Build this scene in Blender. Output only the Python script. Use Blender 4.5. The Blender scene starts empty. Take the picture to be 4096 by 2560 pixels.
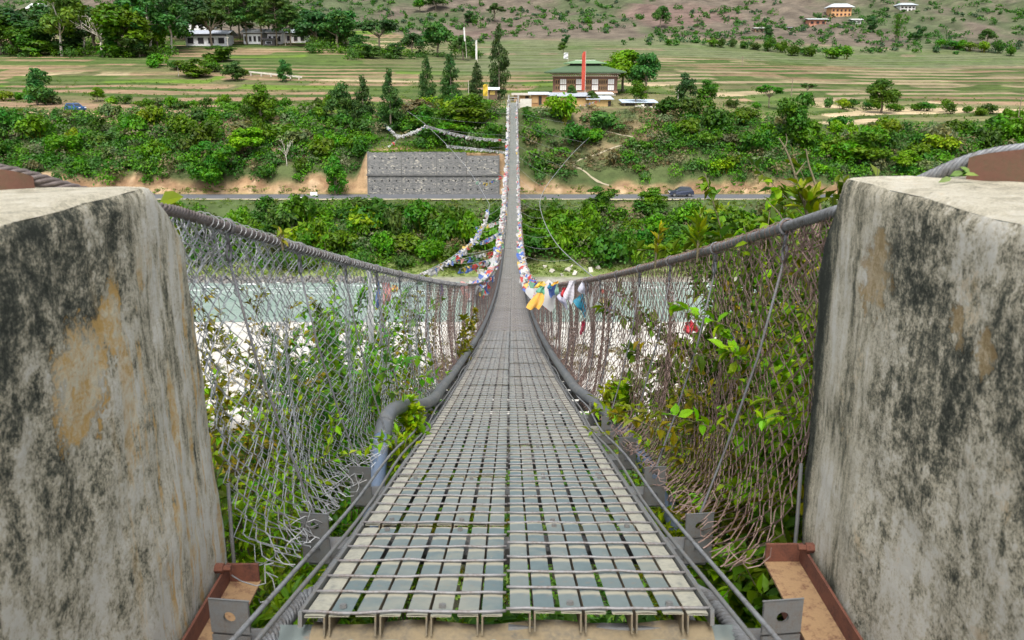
import bpy, math, random
import numpy as np
from mathutils import Vector, Matrix

# ------------------------------------------------------------------ camera, sky, sun, exposure
SC = bpy.context.scene
COL = SC.collection
F = 850.0
PITCH = math.atan(240 / F)
cam_data = bpy.data.cameras.new('camera')
cam_data.sensor_width = 36.0
cam_data.lens = 36.0 * F / 1024
cam_data.clip_start = 0.05
cam_data.clip_end = 3000
cam_data.dof.use_dof = True
cam_data.dof.focus_distance = 14.0
cam_data.dof.aperture_fstop = 9.0
cam = bpy.data.objects.new('camera', cam_data)
COL.objects.link(cam)
cam.location = (0, 0, 0)
cam.rotation_euler = (math.pi / 2 - PITCH, 0, 0)
SC.camera = cam

world = bpy.data.worlds.new('World')
SC.world = world
world.use_nodes = True
nt = world.node_tree
nt.nodes.clear()
sky = nt.nodes.new('ShaderNodeTexSky')
sky.sky_type = 'NISHITA'
sky.sun_disc = False
SUN_EL, SUN_AZ = math.radians(60), math.radians(184)
sky.sun_elevation = SUN_EL
sky.sun_rotation = SUN_AZ
sky.dust_density = 4.0
sky.ozone_density = 0.5
hs = nt.nodes.new('ShaderNodeHueSaturation')
hs.inputs['Saturation'].default_value = 0.42
bg = nt.nodes.new('ShaderNodeBackground')
bg.inputs['Strength'].default_value = 0.125
wo = nt.nodes.new('ShaderNodeOutputWorld')
nt.links.new(sky.outputs[0], hs.inputs['Color'])
nt.links.new(hs.outputs[0], bg.inputs['Color'])
nt.links.new(bg.outputs[0], wo.inputs['Surface'])

sun_data = bpy.data.lights.new('sun', 'SUN')
sun_data.energy = 1.5
sun_data.angle = math.radians(24)
sun_data.color = (1.0, 0.97, 0.92)
sun = bpy.data.objects.new('sun', sun_data)
COL.objects.link(sun)
# soft light through thin cloud, high behind the camera
sdir = Vector((math.sin(SUN_AZ) * math.cos(SUN_EL), math.cos(SUN_AZ) * math.cos(SUN_EL), math.sin(SUN_EL)))
sun.rotation_euler = sdir.to_track_quat('Z', 'Y').to_euler()
sun.location = (0, 0, 80)

SC.view_settings.view_transform = 'Standard'
SC.view_settings.look = 'None'
SC.view_settings.exposure = 1.1
SC.view_settings.gamma = 1.0
SC.view_settings.use_curve_mapping = False
SC.cycles.max_bounces = 6
SC.cycles.transparent_max_bounces = 6
SC.cycles.use_denoising = True

# ------------------------------------------------------------------ helpers
CP, SP = math.cos(PITCH), math.sin(PITCH)


def at(u, v, d):
    """world point at forward distance d seen in the direction of picture position (u, v)"""
    xc, yc = (u - 512) / F, -(v - 320) / F
    y, z = CP + yc * SP, -SP + yc * CP
    return Vector((xc * d / y, d, z * d / y))


def zv(v, d):
    return at(512, v, d).z


def px(n, d):
    """size in metres of n picture units at distance d"""
    return n * d / F


FBM = {}


def fbm(x, y, s=1.0, seed=0):
    key = (s, seed)
    if key not in FBM:
        rs = np.random.RandomState(seed)
        FBM[key] = []
        for o in range(4):
            for k in range(3):
                a, ph, j = rs.rand() * 6.283, rs.rand() * 6.283, rs.rand()
                fr = s * (1.9 ** o) * (0.8 + 0.4 * j)
                FBM[key].append((0.5 ** o, math.cos(a) * fr, math.sin(a) * fr, ph))
    r = 0.0
    for amp, ca, sa, ph in FBM[key]:
        r = r + amp * np.sin(x * ca + y * sa + ph + 0.7 * np.sin(0.6 * (y * ca - x * sa) + ph * 2))
    return r / 3.6


def h01(i, j=0, k=0):
    v = np.sin(np.asarray(i) * 127.1 + np.asarray(j) * 311.7 + k * 74.7) * 43758.5453
    return v - np.floor(v)


def smooth(t, a, b):
    t = np.clip((t - a) / (b - a), 0, 1)
    return t * t * (3 - 2 * t)


class MB:
    """collects geometry in numpy blocks and builds ONE mesh"""

    def __init__(self):
        self.V, self.Q, self.T, self.C = [], [], [], []
        self.n = 0
        self.qmat, self.tmat = [], []

    def add(self, verts, quads=None, tris=None, col=None, mat=0):
        verts = np.asarray(verts, float).reshape(-1, 3)
        if quads is not None and len(quads):
            q = np.asarray(quads, int).reshape(-1, 4) + self.n
            self.Q.append(q)
            self.qmat.append(np.full(len(q), mat))
        if tris is not None and len(tris):
            t = np.asarray(tris, int).reshape(-1, 3) + self.n
            self.T.append(t)
            self.tmat.append(np.full(len(t), mat))
        self.V.append(verts)
        if col is None:
            col = np.ones((len(verts), 3))
        col = np.asarray(col, float)
        if col.ndim == 1:
            col = np.tile(col, (len(verts), 1))
        self.C.append(col)
        self.n += len(verts)

    def box(self, x0, x1, y0, y1, z0, z1, M=None, col=None, mat=0):
        v = np.array([(x, y, z) for z in (z0, z1) for y in (y0, y1) for x in (x0, x1)], float)
        if M is not None:
            v = np.array([M @ Vector(p) for p in v])
        self.add(v, [(0, 2, 3, 1), (4, 5, 7, 6), (0, 1, 5, 4), (2, 6, 7, 3), (0, 4, 6, 2), (1, 3, 7, 5)], col=col, mat=mat)
        return self

    def hexa(self, p, col=None, mat=0):
        """8 corners: bottom four ccw, top four ccw"""
        self.add(p, [(3, 2, 1, 0), (4, 5, 6, 7), (0, 1, 5, 4), (1, 2, 6, 5), (2, 3, 7, 6), (3, 0, 4, 7)], col=col, mat=mat)
        return self

    def tube(self, pts, r, n=6, caps=True, col=None, mat=0):
        P = np.asarray(pts, float)
        k = len(P)
        r = np.full(k, r) if np.isscalar(r) else np.asarray(r, float)
        T = np.gradient(P, axis=0)
        T /= np.linalg.norm(T, axis=1)[:, None] + 1e-12
        up = np.array((0, 0, 1.0)) if abs(T[0][2]) < 0.9 else np.array((1.0, 0, 0))
        A = np.cross(T, up)
        bad = np.linalg.norm(A, axis=1) < 0.05
        A[bad] = np.cross(T[bad], (0.0, 1.0, 0.0))
        A /= np.linalg.norm(A, axis=1)[:, None] + 1e-12
        B = np.cross(A, T)
        th = np.arange(n) * 2 * math.pi / n
        V = P[:, None, :] + r[:, None, None] * (np.cos(th)[None, :, None] * A[:, None, :] + np.sin(th)[None, :, None] * B[:, None, :])
        i = np.arange(k - 1)[:, None] * n
        j = np.arange(n)[None, :]
        q = np.stack([i + j, i + (j + 1) % n, i + n + (j + 1) % n, i + n + j], -1).reshape(-1, 4)
        V = V.reshape(-1, 3)
        tr = []
        if caps and n > 2:
            for b, rev in ((0, 1), ((k - 1) * n, 0)):
                for m in range(1, n - 1):
                    tr.append((b, b + m + 1, b + m) if rev else (b, b + m, b + m + 1))
        c = col
        if col is not None and np.ndim(col) == 2:
            c = np.repeat(col, n, axis=0)
        self.add(V, q, tr, col=c, mat=mat)
        return self

    def grid(self, V, col=None, mat=0):
        """V: (rows, cols, 3)"""
        a, b = V.shape[:2]
        i = np.arange(a - 1)[:, None] * b
        j = np.arange(b - 1)[None, :]
        q = np.stack([i + j, i + j + 1, i + b + j + 1, i + b + j], -1).reshape(-1, 4)
        self.add(V.reshape(-1, 3), q, col=None if col is None else np.asarray(col).reshape(-1, 3), mat=mat)
        return self

    def mesh(self, name, mats, smooth_=False):
        V = np.concatenate(self.V) if self.V else np.zeros((0, 3))
        Q = np.concatenate(self.Q) if self.Q else np.zeros((0, 4), int)
        T = np.concatenate(self.T) if self.T else np.zeros((0, 3), int)
        C = np.concatenate(self.C)
        me = bpy.data.meshes.new(name)
        me.vertices.add(len(V))
        me.vertices.foreach_set('co', V.ravel())
        nl = len(Q) * 4 + len(T) * 3
        me.loops.add(nl)
        me.loops.foreach_set('vertex_index', np.concatenate([Q.ravel(), T.ravel()]).astype(np.int32))
        npoly = len(Q) + len(T)
        me.polygons.add(npoly)
        st = np.concatenate([np.arange(len(Q)) * 4, len(Q) * 4 + np.arange(len(T)) * 3]).astype(np.int32)
        me.polygons.foreach_set('loop_start', st)
        mi = np.concatenate([np.concatenate(self.qmat) if self.qmat else np.zeros(0), np.concatenate(self.tmat) if self.tmat else np.zeros(0)]).astype(np.int32)
        me.polygons.foreach_set('material_index', mi)
        me.polygons.foreach_set('use_smooth', np.full(npoly, bool(smooth_)))
        ca = me.color_attributes.new('col', 'FLOAT_COLOR', 'POINT')
        ca.data.foreach_set('color', np.concatenate([C, np.ones((len(C), 1))], 1).astype(np.float32).ravel())
        for m in (mats if isinstance(mats, (list, tuple)) else [mats]):
            me.materials.append(m)
        me.update()
        me.validate()
        return me

    def build(self, name, mats, parent=None, smooth_=False):
        o = bpy.data.objects.new(name, self.mesh(name, mats, smooth_))
        COL.objects.link(o)
        if parent is not None:
            o.parent = parent
        return o


def tag(o, label=None, cat=None, group=None, kind=None):
    if label:
        o['label'] = label
    if cat:
        o['category'] = cat
    if group:
        o['group'] = group
    if kind:
        o['kind'] = kind
    return o


def empty(name, loc=(0, 0, 0), rz=0.0):
    o = bpy.data.objects.new(name, None)
    COL.objects.link(o)
    o.location = loc
    o.rotation_euler = (0, 0, rz)
    o.empty_display_size = 0.2
    return o


def put(name, me, parent=None, loc=None, rot=None, scale=None):
    o = bpy.data.objects.new(name, me)
    COL.objects.link(o)
    if parent is not None:
        o.parent = parent
    if loc is not None:
        o.location = loc
    if rot is not None:
        o.rotation_euler = rot
    if scale is not None:
        o.scale = scale
    return o


# ------------------------------------------------------------------ materials
MATS = {}


def mat(name, build):
    m = bpy.data.materials.new(name)
    m.use_nodes = True
    t = m.node_tree
    t.nodes.clear()
    out = t.nodes.new('ShaderNodeOutputMaterial')
    build(t, out)
    MATS[name] = m
    return m


def N(t, kind, **kw):
    n = t.nodes.new(kind)
    for k, v in kw.items():
        if k.startswith('i_'):
            n.inputs[k[2:].replace('_', ' ')].default_value = v
        else:
            setattr(n, k, v)
    return n


def L(t, a, b):
    t.links.new(a, b)


def mixc(t, fac, a, b, mode='MIX'):
    n = t.nodes.new('ShaderNodeMix')
    n.data_type = 'RGBA'
    n.blend_type = mode
    for s, v in ((n.inputs[0], fac), (n.inputs[6], a), (n.inputs[7], b)):
        if hasattr(v, 'is_output'):
            L(t, v, s)
        elif isinstance(v, (int, float)):
            s.default_value = v
        else:
            s.default_value = (*v, 1.0)
    return n.outputs[2]


def ramp(t, src, a, b):
    n = t.nodes.new('ShaderNodeMapRange')
    n.inputs[1].default_value = a
    n.inputs[2].default_value = b
    n.clamp = True
    L(t, src, n.inputs[0])
    return n.outputs[0]


def math_(t, op, a, b=0.0):
    n = t.nodes.new('ShaderNodeMath')
    n.operation = op
    for s, v in ((n.inputs[0], a), (n.inputs[1], b)):
        if hasattr(v, 'is_output'):
            L(t, v, s)
        else:
            s.default_value = v
    return n.outputs[0]


def noise(t, vec, scale, detail=5.0, rough=0.6, mapping=None):
    if mapping is not None:
        mp = t.nodes.new('ShaderNodeMapping')
        mp.inputs['Scale'].default_value = mapping
        L(t, vec, mp.inputs[0])
        vec = mp.outputs[0]
    n = t.nodes.new('ShaderNodeTexNoise')
    n.inputs['Scale'].default_value = scale
    n.inputs['Detail'].default_value = detail
    n.inputs['Roughness'].default_value = rough
    L(t, vec, n.inputs['Vector'])
    return n.outputs[0]


def coords(t):
    return t.nodes.new('ShaderNodeTexCoord').outputs['Object']


def attr(t):
    n = t.nodes.new('ShaderNodeAttribute')
    n.attribute_name = 'col'
    return n.outputs['Color']


def bump(t, h, strength, dist=0.01):
    b = t.nodes.new('ShaderNodeBump')
    b.inputs['Strength'].default_value = strength
    b.inputs['Distance'].default_value = dist
    L(t, h, b.inputs['Height'])
    return b.outputs[0]


def princ(t, out, color, rough=0.8, metal=0.0, normal=None, spec=None):
    p = t.nodes.new('ShaderNodeBsdfPrincipled')
    if hasattr(color, 'is_output'):
        L(t, color, p.inputs['Base Color'])
    else:
        p.inputs['Base Color'].default_value = (*color, 1)
    if hasattr(rough, 'is_output'):
        L(t, rough, p.inputs['Roughness'])
    else:
        p.inputs['Roughness'].default_value = rough
    p.inputs['Metallic'].default_value = metal
    if spec is not None:
        p.inputs['Specular IOR Level'].default_value = spec
    if normal is not None:
        L(t, normal, p.inputs['Normal'])
    L(t, p.outputs[0], out.inputs['Surface'])
    return p


def plain(name, c, rough=0.8, metal=0.0, var=0.35, scale=6.0, c2=None, bmp=0.15, bd=0.01, thr=(0.4, 0.65)):
    """base colour broken up by noise towards c2, with fine relief"""
    def b(t, out):
        co = coords(t)
        n1 = noise(t, co, scale)
        n2 = noise(t, co, scale * 5.3, 3)
        dark = c2 if c2 is not None else tuple(x * (1 - var) for x in c)
        col = mixc(t, ramp(t, n1, *thr), c, dark)
        col = mixc(t, ramp(t, n2, 0.35, 0.75), col, tuple(min(1, x * 1.15) for x in c), 'MIX') if var > 0 else col
        princ(t, out, col, rough, metal, bump(t, n2, bmp, bd))
    return mat(name, b)


def attr_mat(name, rough=0.85, var=0.25, scale=3.0, bmp=0.2, bd=0.05, spec=None):
    """colour of each piece from its colour attribute, broken up by noise"""
    def b(t, out):
        co = coords(t)
        n1 = noise(t, co, scale, 6, 0.65)
        c = attr(t)
        k = math_(t, 'ADD', math_(t, 'MULTIPLY', ramp(t, n1, 0.3, 0.7), 2 * var), 1 - var)
        m = t.nodes.new('ShaderNodeVectorMath')
        m.operation = 'SCALE'
        L(t, c, m.inputs[0])
        L(t, k, m.inputs['Scale'])
        princ(t, out, m.outputs[0], rough, 0, bump(t, n1, bmp, bd), spec)
    return mat(name, b)


def leaf_mat(name, transl=0.35, rough=0.55, spec=0.3):
    """leaf colour = object colour x leaf's own variation"""
    def b(t, out):
        oi = t.nodes.new('ShaderNodeObjectInfo')
        c = mixc(t, 1.0, oi.outputs['Color'], attr(t), 'MULTIPLY')
        hv = t.nodes.new('ShaderNodeHueSaturation')
        L(t, c, hv.inputs['Color'])
        hv.inputs['Saturation'].default_value = 1.22
        L(t, math_(t, 'ADD', math_(t, 'MULTIPLY', oi.outputs['Random'], 0.04), 0.48), hv.inputs['Hue'])
        L(t, math_(t, 'ADD', math_(t, 'MULTIPLY', oi.outputs['Random'], 0.46), 0.66), hv.inputs['Value'])
        p = t.nodes.new('ShaderNodeBsdfPrincipled')
        L(t, hv.outputs[0], p.inputs['Base Color'])
        p.inputs['Roughness'].default_value = rough
        p.inputs['Specular IOR Level'].default_value = spec
        tr = t.nodes.new('ShaderNodeBsdfTranslucent')
        L(t, mixc(t, 1.0, hv.outputs[0], (1.0, 1.15, 0.5), 'MULTIPLY'), tr.inputs['Color'])
        mx = t.nodes.new('ShaderNodeMixShader')
        mx.inputs[0].default_value = transl
        L(t, p.outputs[0], mx.inputs[1])
        L(t, tr.outputs[0], mx.inputs[2])
        L(t, mx.outputs[0], out.inputs['Surface'])
    return mat(name, b)


LEAF = leaf_mat('leaf')
BARK = plain('bark', (0.22, 0.18, 0.13), 0.95, c2=(0.10, 0.085, 0.06), scale=9, bmp=0.5)
PALE_BARK = plain('pale_bark', (0.62, 0.57, 0.50), 0.9, c2=(0.38, 0.33, 0.27), scale=5)
STEM = plain('stem', (0.13, 0.11, 0.06), 0.9, scale=12)


def concrete_build(side):
    """lime-skinned concrete: one tone from black growth to bare cream, patches where the skin came off"""
    def b(t, out):
        co = coords(t)
        sx = t.nodes.new('ShaderNodeSeparateXYZ')
        L(t, co, sx.inputs[0])
        Y, Z = sx.outputs[1], sx.outputs[2]
        A = lambda *a: a[0] if len(a) == 1 else math_(t, 'ADD', a[0], A(*a[1:]))
        M = lambda a, b_: math_(t, 'MULTIPLY', a, b_)
        X = lambda a, b_: math_(t, 'MAXIMUM', a, b_)
        cen = lambda n, k: M(math_(t, 'SUBTRACT', n, 0.5), k)
        inv = lambda a: math_(t, 'SUBTRACT', 1.0, a)
        n_fine = noise(t, co, 130, 6, 0.8)
        n_mot = noise(t, co, 46, 8, 0.8)
        n_mid = noise(t, co, 16, 8, 0.75)
        n_big = noise(t, co, 4.5, 5, 0.6)
        streak = noise(t, co, 17, 7, 0.65, mapping=(0.1, 1.0, 0.22))
        thin = noise(t, co, 50, 6, 0.7, mapping=(0.1, 1.0, 0.16))
        soft = noise(t, co, 9, 5, 0.6, mapping=(0.3, 1.0, 0.30))

        def blob(cy, cz, ry, rz, a=0.8, bb=0.5, rag=1.0):
            dy = math_(t, 'DIVIDE', math_(t, 'SUBTRACT', Y, cy), ry)
            dz = math_(t, 'DIVIDE', math_(t, 'SUBTRACT', Z, cz), rz)
            r2 = A(M(dy, dy), M(dz, dz), cen(n_mid, 6.0 * rag), cen(n_mot, 2.6 * rag), cen(n_big, 3.5 * rag))
            return ramp(t, r2, a, bb)

        grain = A(cen(n_mid, 1.3), cen(n_mot, 1.5), cen(n_fine, 1.3))
        runs_t = A(cen(streak, 1.9), cen(thin, 1.0), cen(n_fine, 1.0), cen(n_mid, 0.8), cen(n_mot, 0.6))
        if side < 0:
            bias = A(M(ramp(t, Z, -0.70, -1.35), 0.16), M(blob(1.75, -0.42, 0.55, 0.24, 1.8, 0.0, 0.5), -0.20), M(blob(1.50, -0.95, 0.16, 0.30, 1.8, 0.0, 0.5), -0.14))
            tone = A(0.625, M(grain, 0.9), cen(n_big, 1.0), cen(soft, 0.9), bias)
            zone = ramp(t, A(Y, cen(n_mid, 0.15)), 1.95, 2.06)
            tone_z = A(0.68, M(runs_t, 0.9), M(ramp(t, Z, -0.75, -1.3), 0.12), M(ramp(t, A(Y, cen(n_mid, 0.03)), 2.36, 2.40), 0.14))
            o_m = X(blob(1.73, -0.63, 0.145, 0.125, 1.0, 0.75, 0.75), blob(1.90, -0.55, 0.055, 0.10, 1.0, 0.75, 0.75))
            runs = M(ramp(t, A(noise(t, co, 21, 5, 0.6, mapping=(0.1, 1.0, 0.10)), cen(n_mot, 0.3)), 0.53, 0.57), ramp(t, Y, 1.80, 1.95))
            o_m = X(o_m, M(M(runs, 0.9), ramp(t, Z, -0.38, -0.50)))
            och = mixc(t, ramp(t, A(n_mid, cen(n_mot, 0.5)), 0.42, 0.60), (0.84, 0.55, 0.20), (0.96, 0.88, 0.66))
        else:
            bias = A(M(ramp(t, Z, -0.80, -1.40), 0.12), M(blob(1.84, -0.62, 0.16, 0.30, 1.9, 0.0, 0.5), -0.22), M(blob(1.50, -0.60, 0.14, 0.40, 1.9, 0.0, 0.5), -0.12))
            tone = A(0.645, M(grain, 0.9), cen(soft, 1.3), cen(n_big, 0.6), bias)
            zone = ramp(t, A(Y, cen(n_mid, 0.2)), 2.02, 2.20)
            tone_z = A(0.58, M(runs_t, 0.75), M(blob(2.36, -0.60, 0.08, 0.26, 1.2, 0.2, 0.4), 0.18), M(blob(2.30, -1.25, 0.16, 0.22, 1.2, 0.2, 0.4), 0.20),
                       M(ramp(t, A(Y, cen(streak, 0.35), cen(n_mot, 0.10)), 2.43, 2.49), -0.42))
            o_m = X(blob(2.16, -0.50, 0.09, 0.13), X(blob(1.73, -0.50, 0.05, 0.06), blob(1.62, -0.52, 0.04, 0.05)))
            o_m = X(M(o_m, 0.7), M(ramp(t, A(n_big, cen(n_mot, 0.5)), 0.63, 0.69), 0.5))
            och = mixc(t, ramp(t, A(n_mid, cen(n_mot, 0.5)), 0.42, 0.60), (0.58, 0.40, 0.18), (0.90, 0.72, 0.44))
        tone = A(M(tone, inv(zone)), M(tone_z, zone))
        geo = t.nodes.new('ShaderNodeNewGeometry')
        sn = t.nodes.new('ShaderNodeSeparateXYZ')
        L(t, geo.outputs['Normal'], sn.inputs[0])
        flat = ramp(t, A(sn.outputs[2], cen(n_mot, 0.5)), 0.55, 0.8)
        tone = A(M(tone, inv(flat)), M(A(0.66, cen(n_mid, 0.6), cen(n_fine, 0.6), cen(n_big, 0.4)), flat))      # upward faces get a paler, more even tone
        cr = t.nodes.new('ShaderNodeValToRGB')
        L(t, tone, cr.inputs[0])
        stops = [(0.18, (0.055, 0.062, 0.050)), (0.38, (0.17, 0.175, 0.135)), (0.52, (0.44, 0.405, 0.295)), (0.66, (0.77, 0.71, 0.545)), (0.88, (0.97, 0.94, 0.83))]
        while len(cr.color_ramp.elements) < len(stops):
            cr.color_ramp.elements.new(0.5)
        for e_, (p_, c_) in zip(cr.color_ramp.elements, stops):
            e_.position = p_
            e_.color = (*c_, 1)
        col = mixc(t, M(o_m, 0.97), cr.outputs[0], och)
        hgt = A(n_fine, M(n_mot, 2.0), M(n_mid, 3.0), M(o_m, -0.8))
        princ(t, out, col, 0.95, 0, bump(t, hgt, 1.0, 0.010), 0.2)
    return b


CONC_L = mat('weathered_concrete_left', concrete_build(-1))
CONC_R = mat('weathered_concrete_right', concrete_build(1))
CONC = plain('grey_concrete', (0.40, 0.39, 0.36), 0.9, c2=(0.22, 0.22, 0.2), scale=3, bmp=0.4)
RUST = plain('rusty_steel', (0.15, 0.055, 0.032), 0.85, c2=(0.065, 0.026, 0.02), scale=22, bmp=0.4, bd=0.003)
RUST_D = plain('old_rusty_paint', (0.13, 0.06, 0.038), 0.85, c2=(0.10, 0.08, 0.04), scale=14, bmp=0.4, bd=0.003)
SAND_RUST = plain('sandy_rust', (0.27, 0.17, 0.085), 0.9, c2=(0.11, 0.045, 0.028), scale=30, bmp=0.4, bd=0.003, thr=(0.48, 0.62))
GALV = plain('galvanised_steel', (0.17, 0.178, 0.18), 0.55, 0.3, c2=(0.17, 0.15, 0.13), scale=30, bmp=0.2, bd=0.002)
WIRE_G = plain('galvanised_wire', (0.31, 0.325, 0.335), 0.5, 0.2, c2=(0.15, 0.135, 0.125), scale=5, bmp=0)
WIRE_R = plain('rusting_wire', (0.24, 0.165, 0.14), 0.65, 0.1, c2=(0.13, 0.075, 0.055), scale=5, bmp=0)
ROPE = plain('wire_rope', (0.21, 0.22, 0.23), 0.55, 0.2, c2=(0.11, 0.10, 0.09), scale=9, bmp=0)
ROPE_D = plain('dark_wire_rope', (0.15, 0.125, 0.115), 0.6, 0.2, c2=(0.075, 0.055, 0.045), scale=9, bmp=0)
HANG = plain('hanger_steel', (0.15, 0.155, 0.165), 0.6, 0.2, c2=(0.12, 0.10, 0.09), scale=12, bmp=0)
PIPE = plain('plastic_pipe', (0.10, 0.11, 0.12), 0.45, 0, c2=(0.20, 0.19, 0.17), scale=7, bmp=0.1, thr=(0.45, 0.7))
PIPE_B = plain('blue_grey_pipe', (0.085, 0.125, 0.19), 0.4, 0, c2=(0.16, 0.17, 0.19), scale=7, bmp=0.1)


def slat_build(t, out):
    """worn steel with pale dried mud gathered against the cross rods (every 1/6 of the panel)"""
    co = coords(t)
    sx = t.nodes.new('ShaderNodeSeparateXYZ')
    L(t, co, sx.inputs[0])
    n1 = noise(t, co, 14, 6, 0.7)
    n2 = noise(t, co, 60, 3)
    oi = t.nodes.new('ShaderNodeObjectInfo')
    fr = math_(t, 'FRACT', math_(t, 'MULTIPLY', sx.outputs[1], 6.0 / 0.985))
    e = math_(t, 'ABSOLUTE', math_(t, 'SUBTRACT', fr, 0.5))
    e = math_(t, 'ADD', e, math_(t, 'MULTIPLY', math_(t, 'SUBTRACT', n1, 0.5), 0.32))
    mud = ramp(t, e, 0.33, 0.47)
    wl = t.nodes.new('ShaderNodeNewGeometry')
    mud = math_(t, 'MAXIMUM', mud, ramp(t, n1, 0.62, 0.74))
    mud = math_(t, 'MAXIMUM', mud, math_(t, 'MULTIPLY', ramp(t, noise(t, wl.outputs['Position'], 2.2, 5, 0.65), 0.54, 0.70), 0.5))
    steel = mixc(t, n1, (0.065, 0.100, 0.110), (0.15, 0.20, 0.205))
    steel = mixc(t, math_(t, 'MULTIPLY', oi.outputs['Random'], 0.4), steel, (0.24, 0.25, 0.22))
    col = mixc(t, mud, steel, (0.33, 0.31, 0.235))
    rust = ramp(t, noise(t, co, 11, 5, 0.7), 0.58, 0.70)
    col = mixc(t, math_(t, 'MULTIPLY', rust, 0.5), col, (0.30, 0.17, 0.09))
    princ(t, out, col, 0.6, 0.0, bump(t, n2, 0.2, 0.002), 0.4)


SLAT = mat('worn_deck_steel', slat_build)
SLAT_E = plain('pale_edge_steel', (0.33, 0.32, 0.255), 0.7, 0, c2=(0.17, 0.18, 0.165), scale=11, bmp=0.2, bd=0.003)
LEG = plain('muddy_steel', (0.19, 0.15, 0.09), 0.85, 0, c2=(0.10, 0.092, 0.075), scale=16)
ROD = plain('cross_rod_steel', (0.21, 0.21, 0.215), 0.55, 0.1, c2=(0.11, 0.075, 0.06), scale=20, bmp=0)
CLOTH = attr_mat('flag_cloth', 0.9, 0.15, 10, 0.1, 0.005)
PAINT = attr_mat('painted_surface', 0.75, 0.15, 2.0, 0.1, 0.02)
STONE = attr_mat('stone', 0.92, 0.3, 6.0, 0.5, 0.05)
GLASS = plain('dark_glass', (0.03, 0.04, 0.05), 0.08, 0, var=0, bmp=0)
TYRE = plain('tyre_rubber', (0.02, 0.02, 0.02), 0.8, 0)

# ------------------------------------------------------------------ terrain
WATER_Z = -25.0


def tab(keys):
    d = np.array([k[0] for k in keys], float)
    z = np.array([k[1] for k in keys], float)
    return d, z


NEAR = [(-40, -1.7), (-3, -1.75), (1.9, -1.8), (2.6, -2.3), (4.5, -3.4), (8, -6.2), (14, -11.5), (24, -17.5), (40, -22.2), (57, -24.0), (66, -24.2), (86, -24.6), (90, -25.6), (96, -26.3), (103, -26.0), (106, -25.2)]
ROADZ = -17.65
LOWER = [(107.5, -24.7), (112, -23.9), (118, -22.2), (124, -20.3), (129.0, -18.2), (130.2, ROADZ), (136.2, ROADZ)]
KL = tab(NEAR + LOWER + [(139.2, -14.6), (146, -11.8), (153, -8.6), (157, -6.9), (159.5, zv(114, 159.5)), (164, zv(112, 164)), (190, zv(99, 190)), (225, zv(80, 225)), (265, zv(58, 265)), (310, zv(45, 310)), (345, zv(34, 345)), (400, zv(18, 400)), (470, zv(-4, 470)), (600, 85), (900, 190)])
KC = tab(NEAR + LOWER + [(138.9, -14.6), (146, -9.9), (152, -6.0), (155.5, -4.9), (160, -4.75), (166, -4.6), (174, -3.4), (190, -2.6), (235, zv(76, 235)), (290, zv(60, 290)), (330, zv(50, 330)), (345, zv(46, 345)), (380, zv(32, 380)), (455, zv(0, 455)), (600, 85), (900, 190)])
KR = tab(NEAR + LOWER + [(138.9, -15.2), (146, -12.6), (153, -10.4), (159, zv(129, 159)), (164, zv(126, 164)), (215, zv(101, 215)), (250, zv(84, 250)), (290, zv(71, 290)), (345, zv(56, 345)), (385, zv(36, 385)), (455, zv(4, 455)), (600, 85), (900, 190)])


def base_z(x, d):
    a = x / np.maximum(np.abs(d), 8.0)
    zl, zc, zr = (np.interp(d, *k) for k in (KL, KC, KR))
    wl = 1 - smooth(a, -0.20, -0.06)
    wr = smooth(a, 0.13, 0.44)
    z = zl * wl + zr * wr + zc * (1 - wl - wr)
    # relief: none on the road, little on the village ground
    rel = smooth(d, 1.5, 6) * (1 - smooth(d, 44, 55)) * 0.35 + smooth(d, 108, 114) * (1 - smooth(d, 126.5, 129.5)) * 0.7
    rel = rel + smooth(d, 138, 142) * (1 - smooth(d, 150, 157)) * 0.8 + smooth(d, 360, 430) * 3.0
    z = z + rel * fbm(x, d, 0.22, 3) * np.where(d > 340, 0.6, 1.0) + np.where(d > 340, smooth(d, 350, 420) * 3.5 * fbm(x, d, 0.03, 9), 0)
    # gullies in the road cut
    z = z + smooth(d, 136.4, 137.6) * (1 - smooth(d, 140.5, 143)) * (0.35 * fbm(x, d * 0.4, 1.1, 14) + 0.16 * fbm(x, d, 3.2, 15))
    # filled ground behind the retaining wall
    wm = smooth(x, -25.5, -23.0) * (1 - smooth(x, -1.6, 0.2)) * smooth(d, 137.3, 137.7) * (1 - smooth(d, 150, 153))
    z = z + wm * np.maximum(0, -11.35 + (d - 138) * 0.45 + 0.25 * fbm(x, d, 0.6, 18) - z)
    # the sand has low humps
    z = z + smooth(d, 44, 56) * (1 - smooth(d, 80, 87)) * 0.12 * fbm(x, d, 0.6, 12)
    return z


STEP = 0.95


def terr_t(x, d):
    return base_z(x, d) / STEP + 1.1 * fbm(x, d, 0.022, 21) + 0.30 * fbm(x, d, 0.10, 22)


def terrace_w(x, d):
    w = smooth(d, 163, 166) * (1 - smooth(d, 340, 350))
    flat = (1 - smooth(np.abs(x - 20), 26, 32)) * (1 - smooth(d, 186, 192))
    return w * (1 - flat)


def ground_z(x, d):
    x = np.asarray(x, float)
    d = np.asarray(d, float)
    z = base_z(x, d)
    w = terrace_w(x, d)
    t = terr_t(x, d)
    k = np.floor(t)
    fr = t - k
    zq = z + STEP * ((k + smooth(fr, 0.80, 0.98)) - t) * 0.42
    return z * (1 - w) + zq * w


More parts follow.
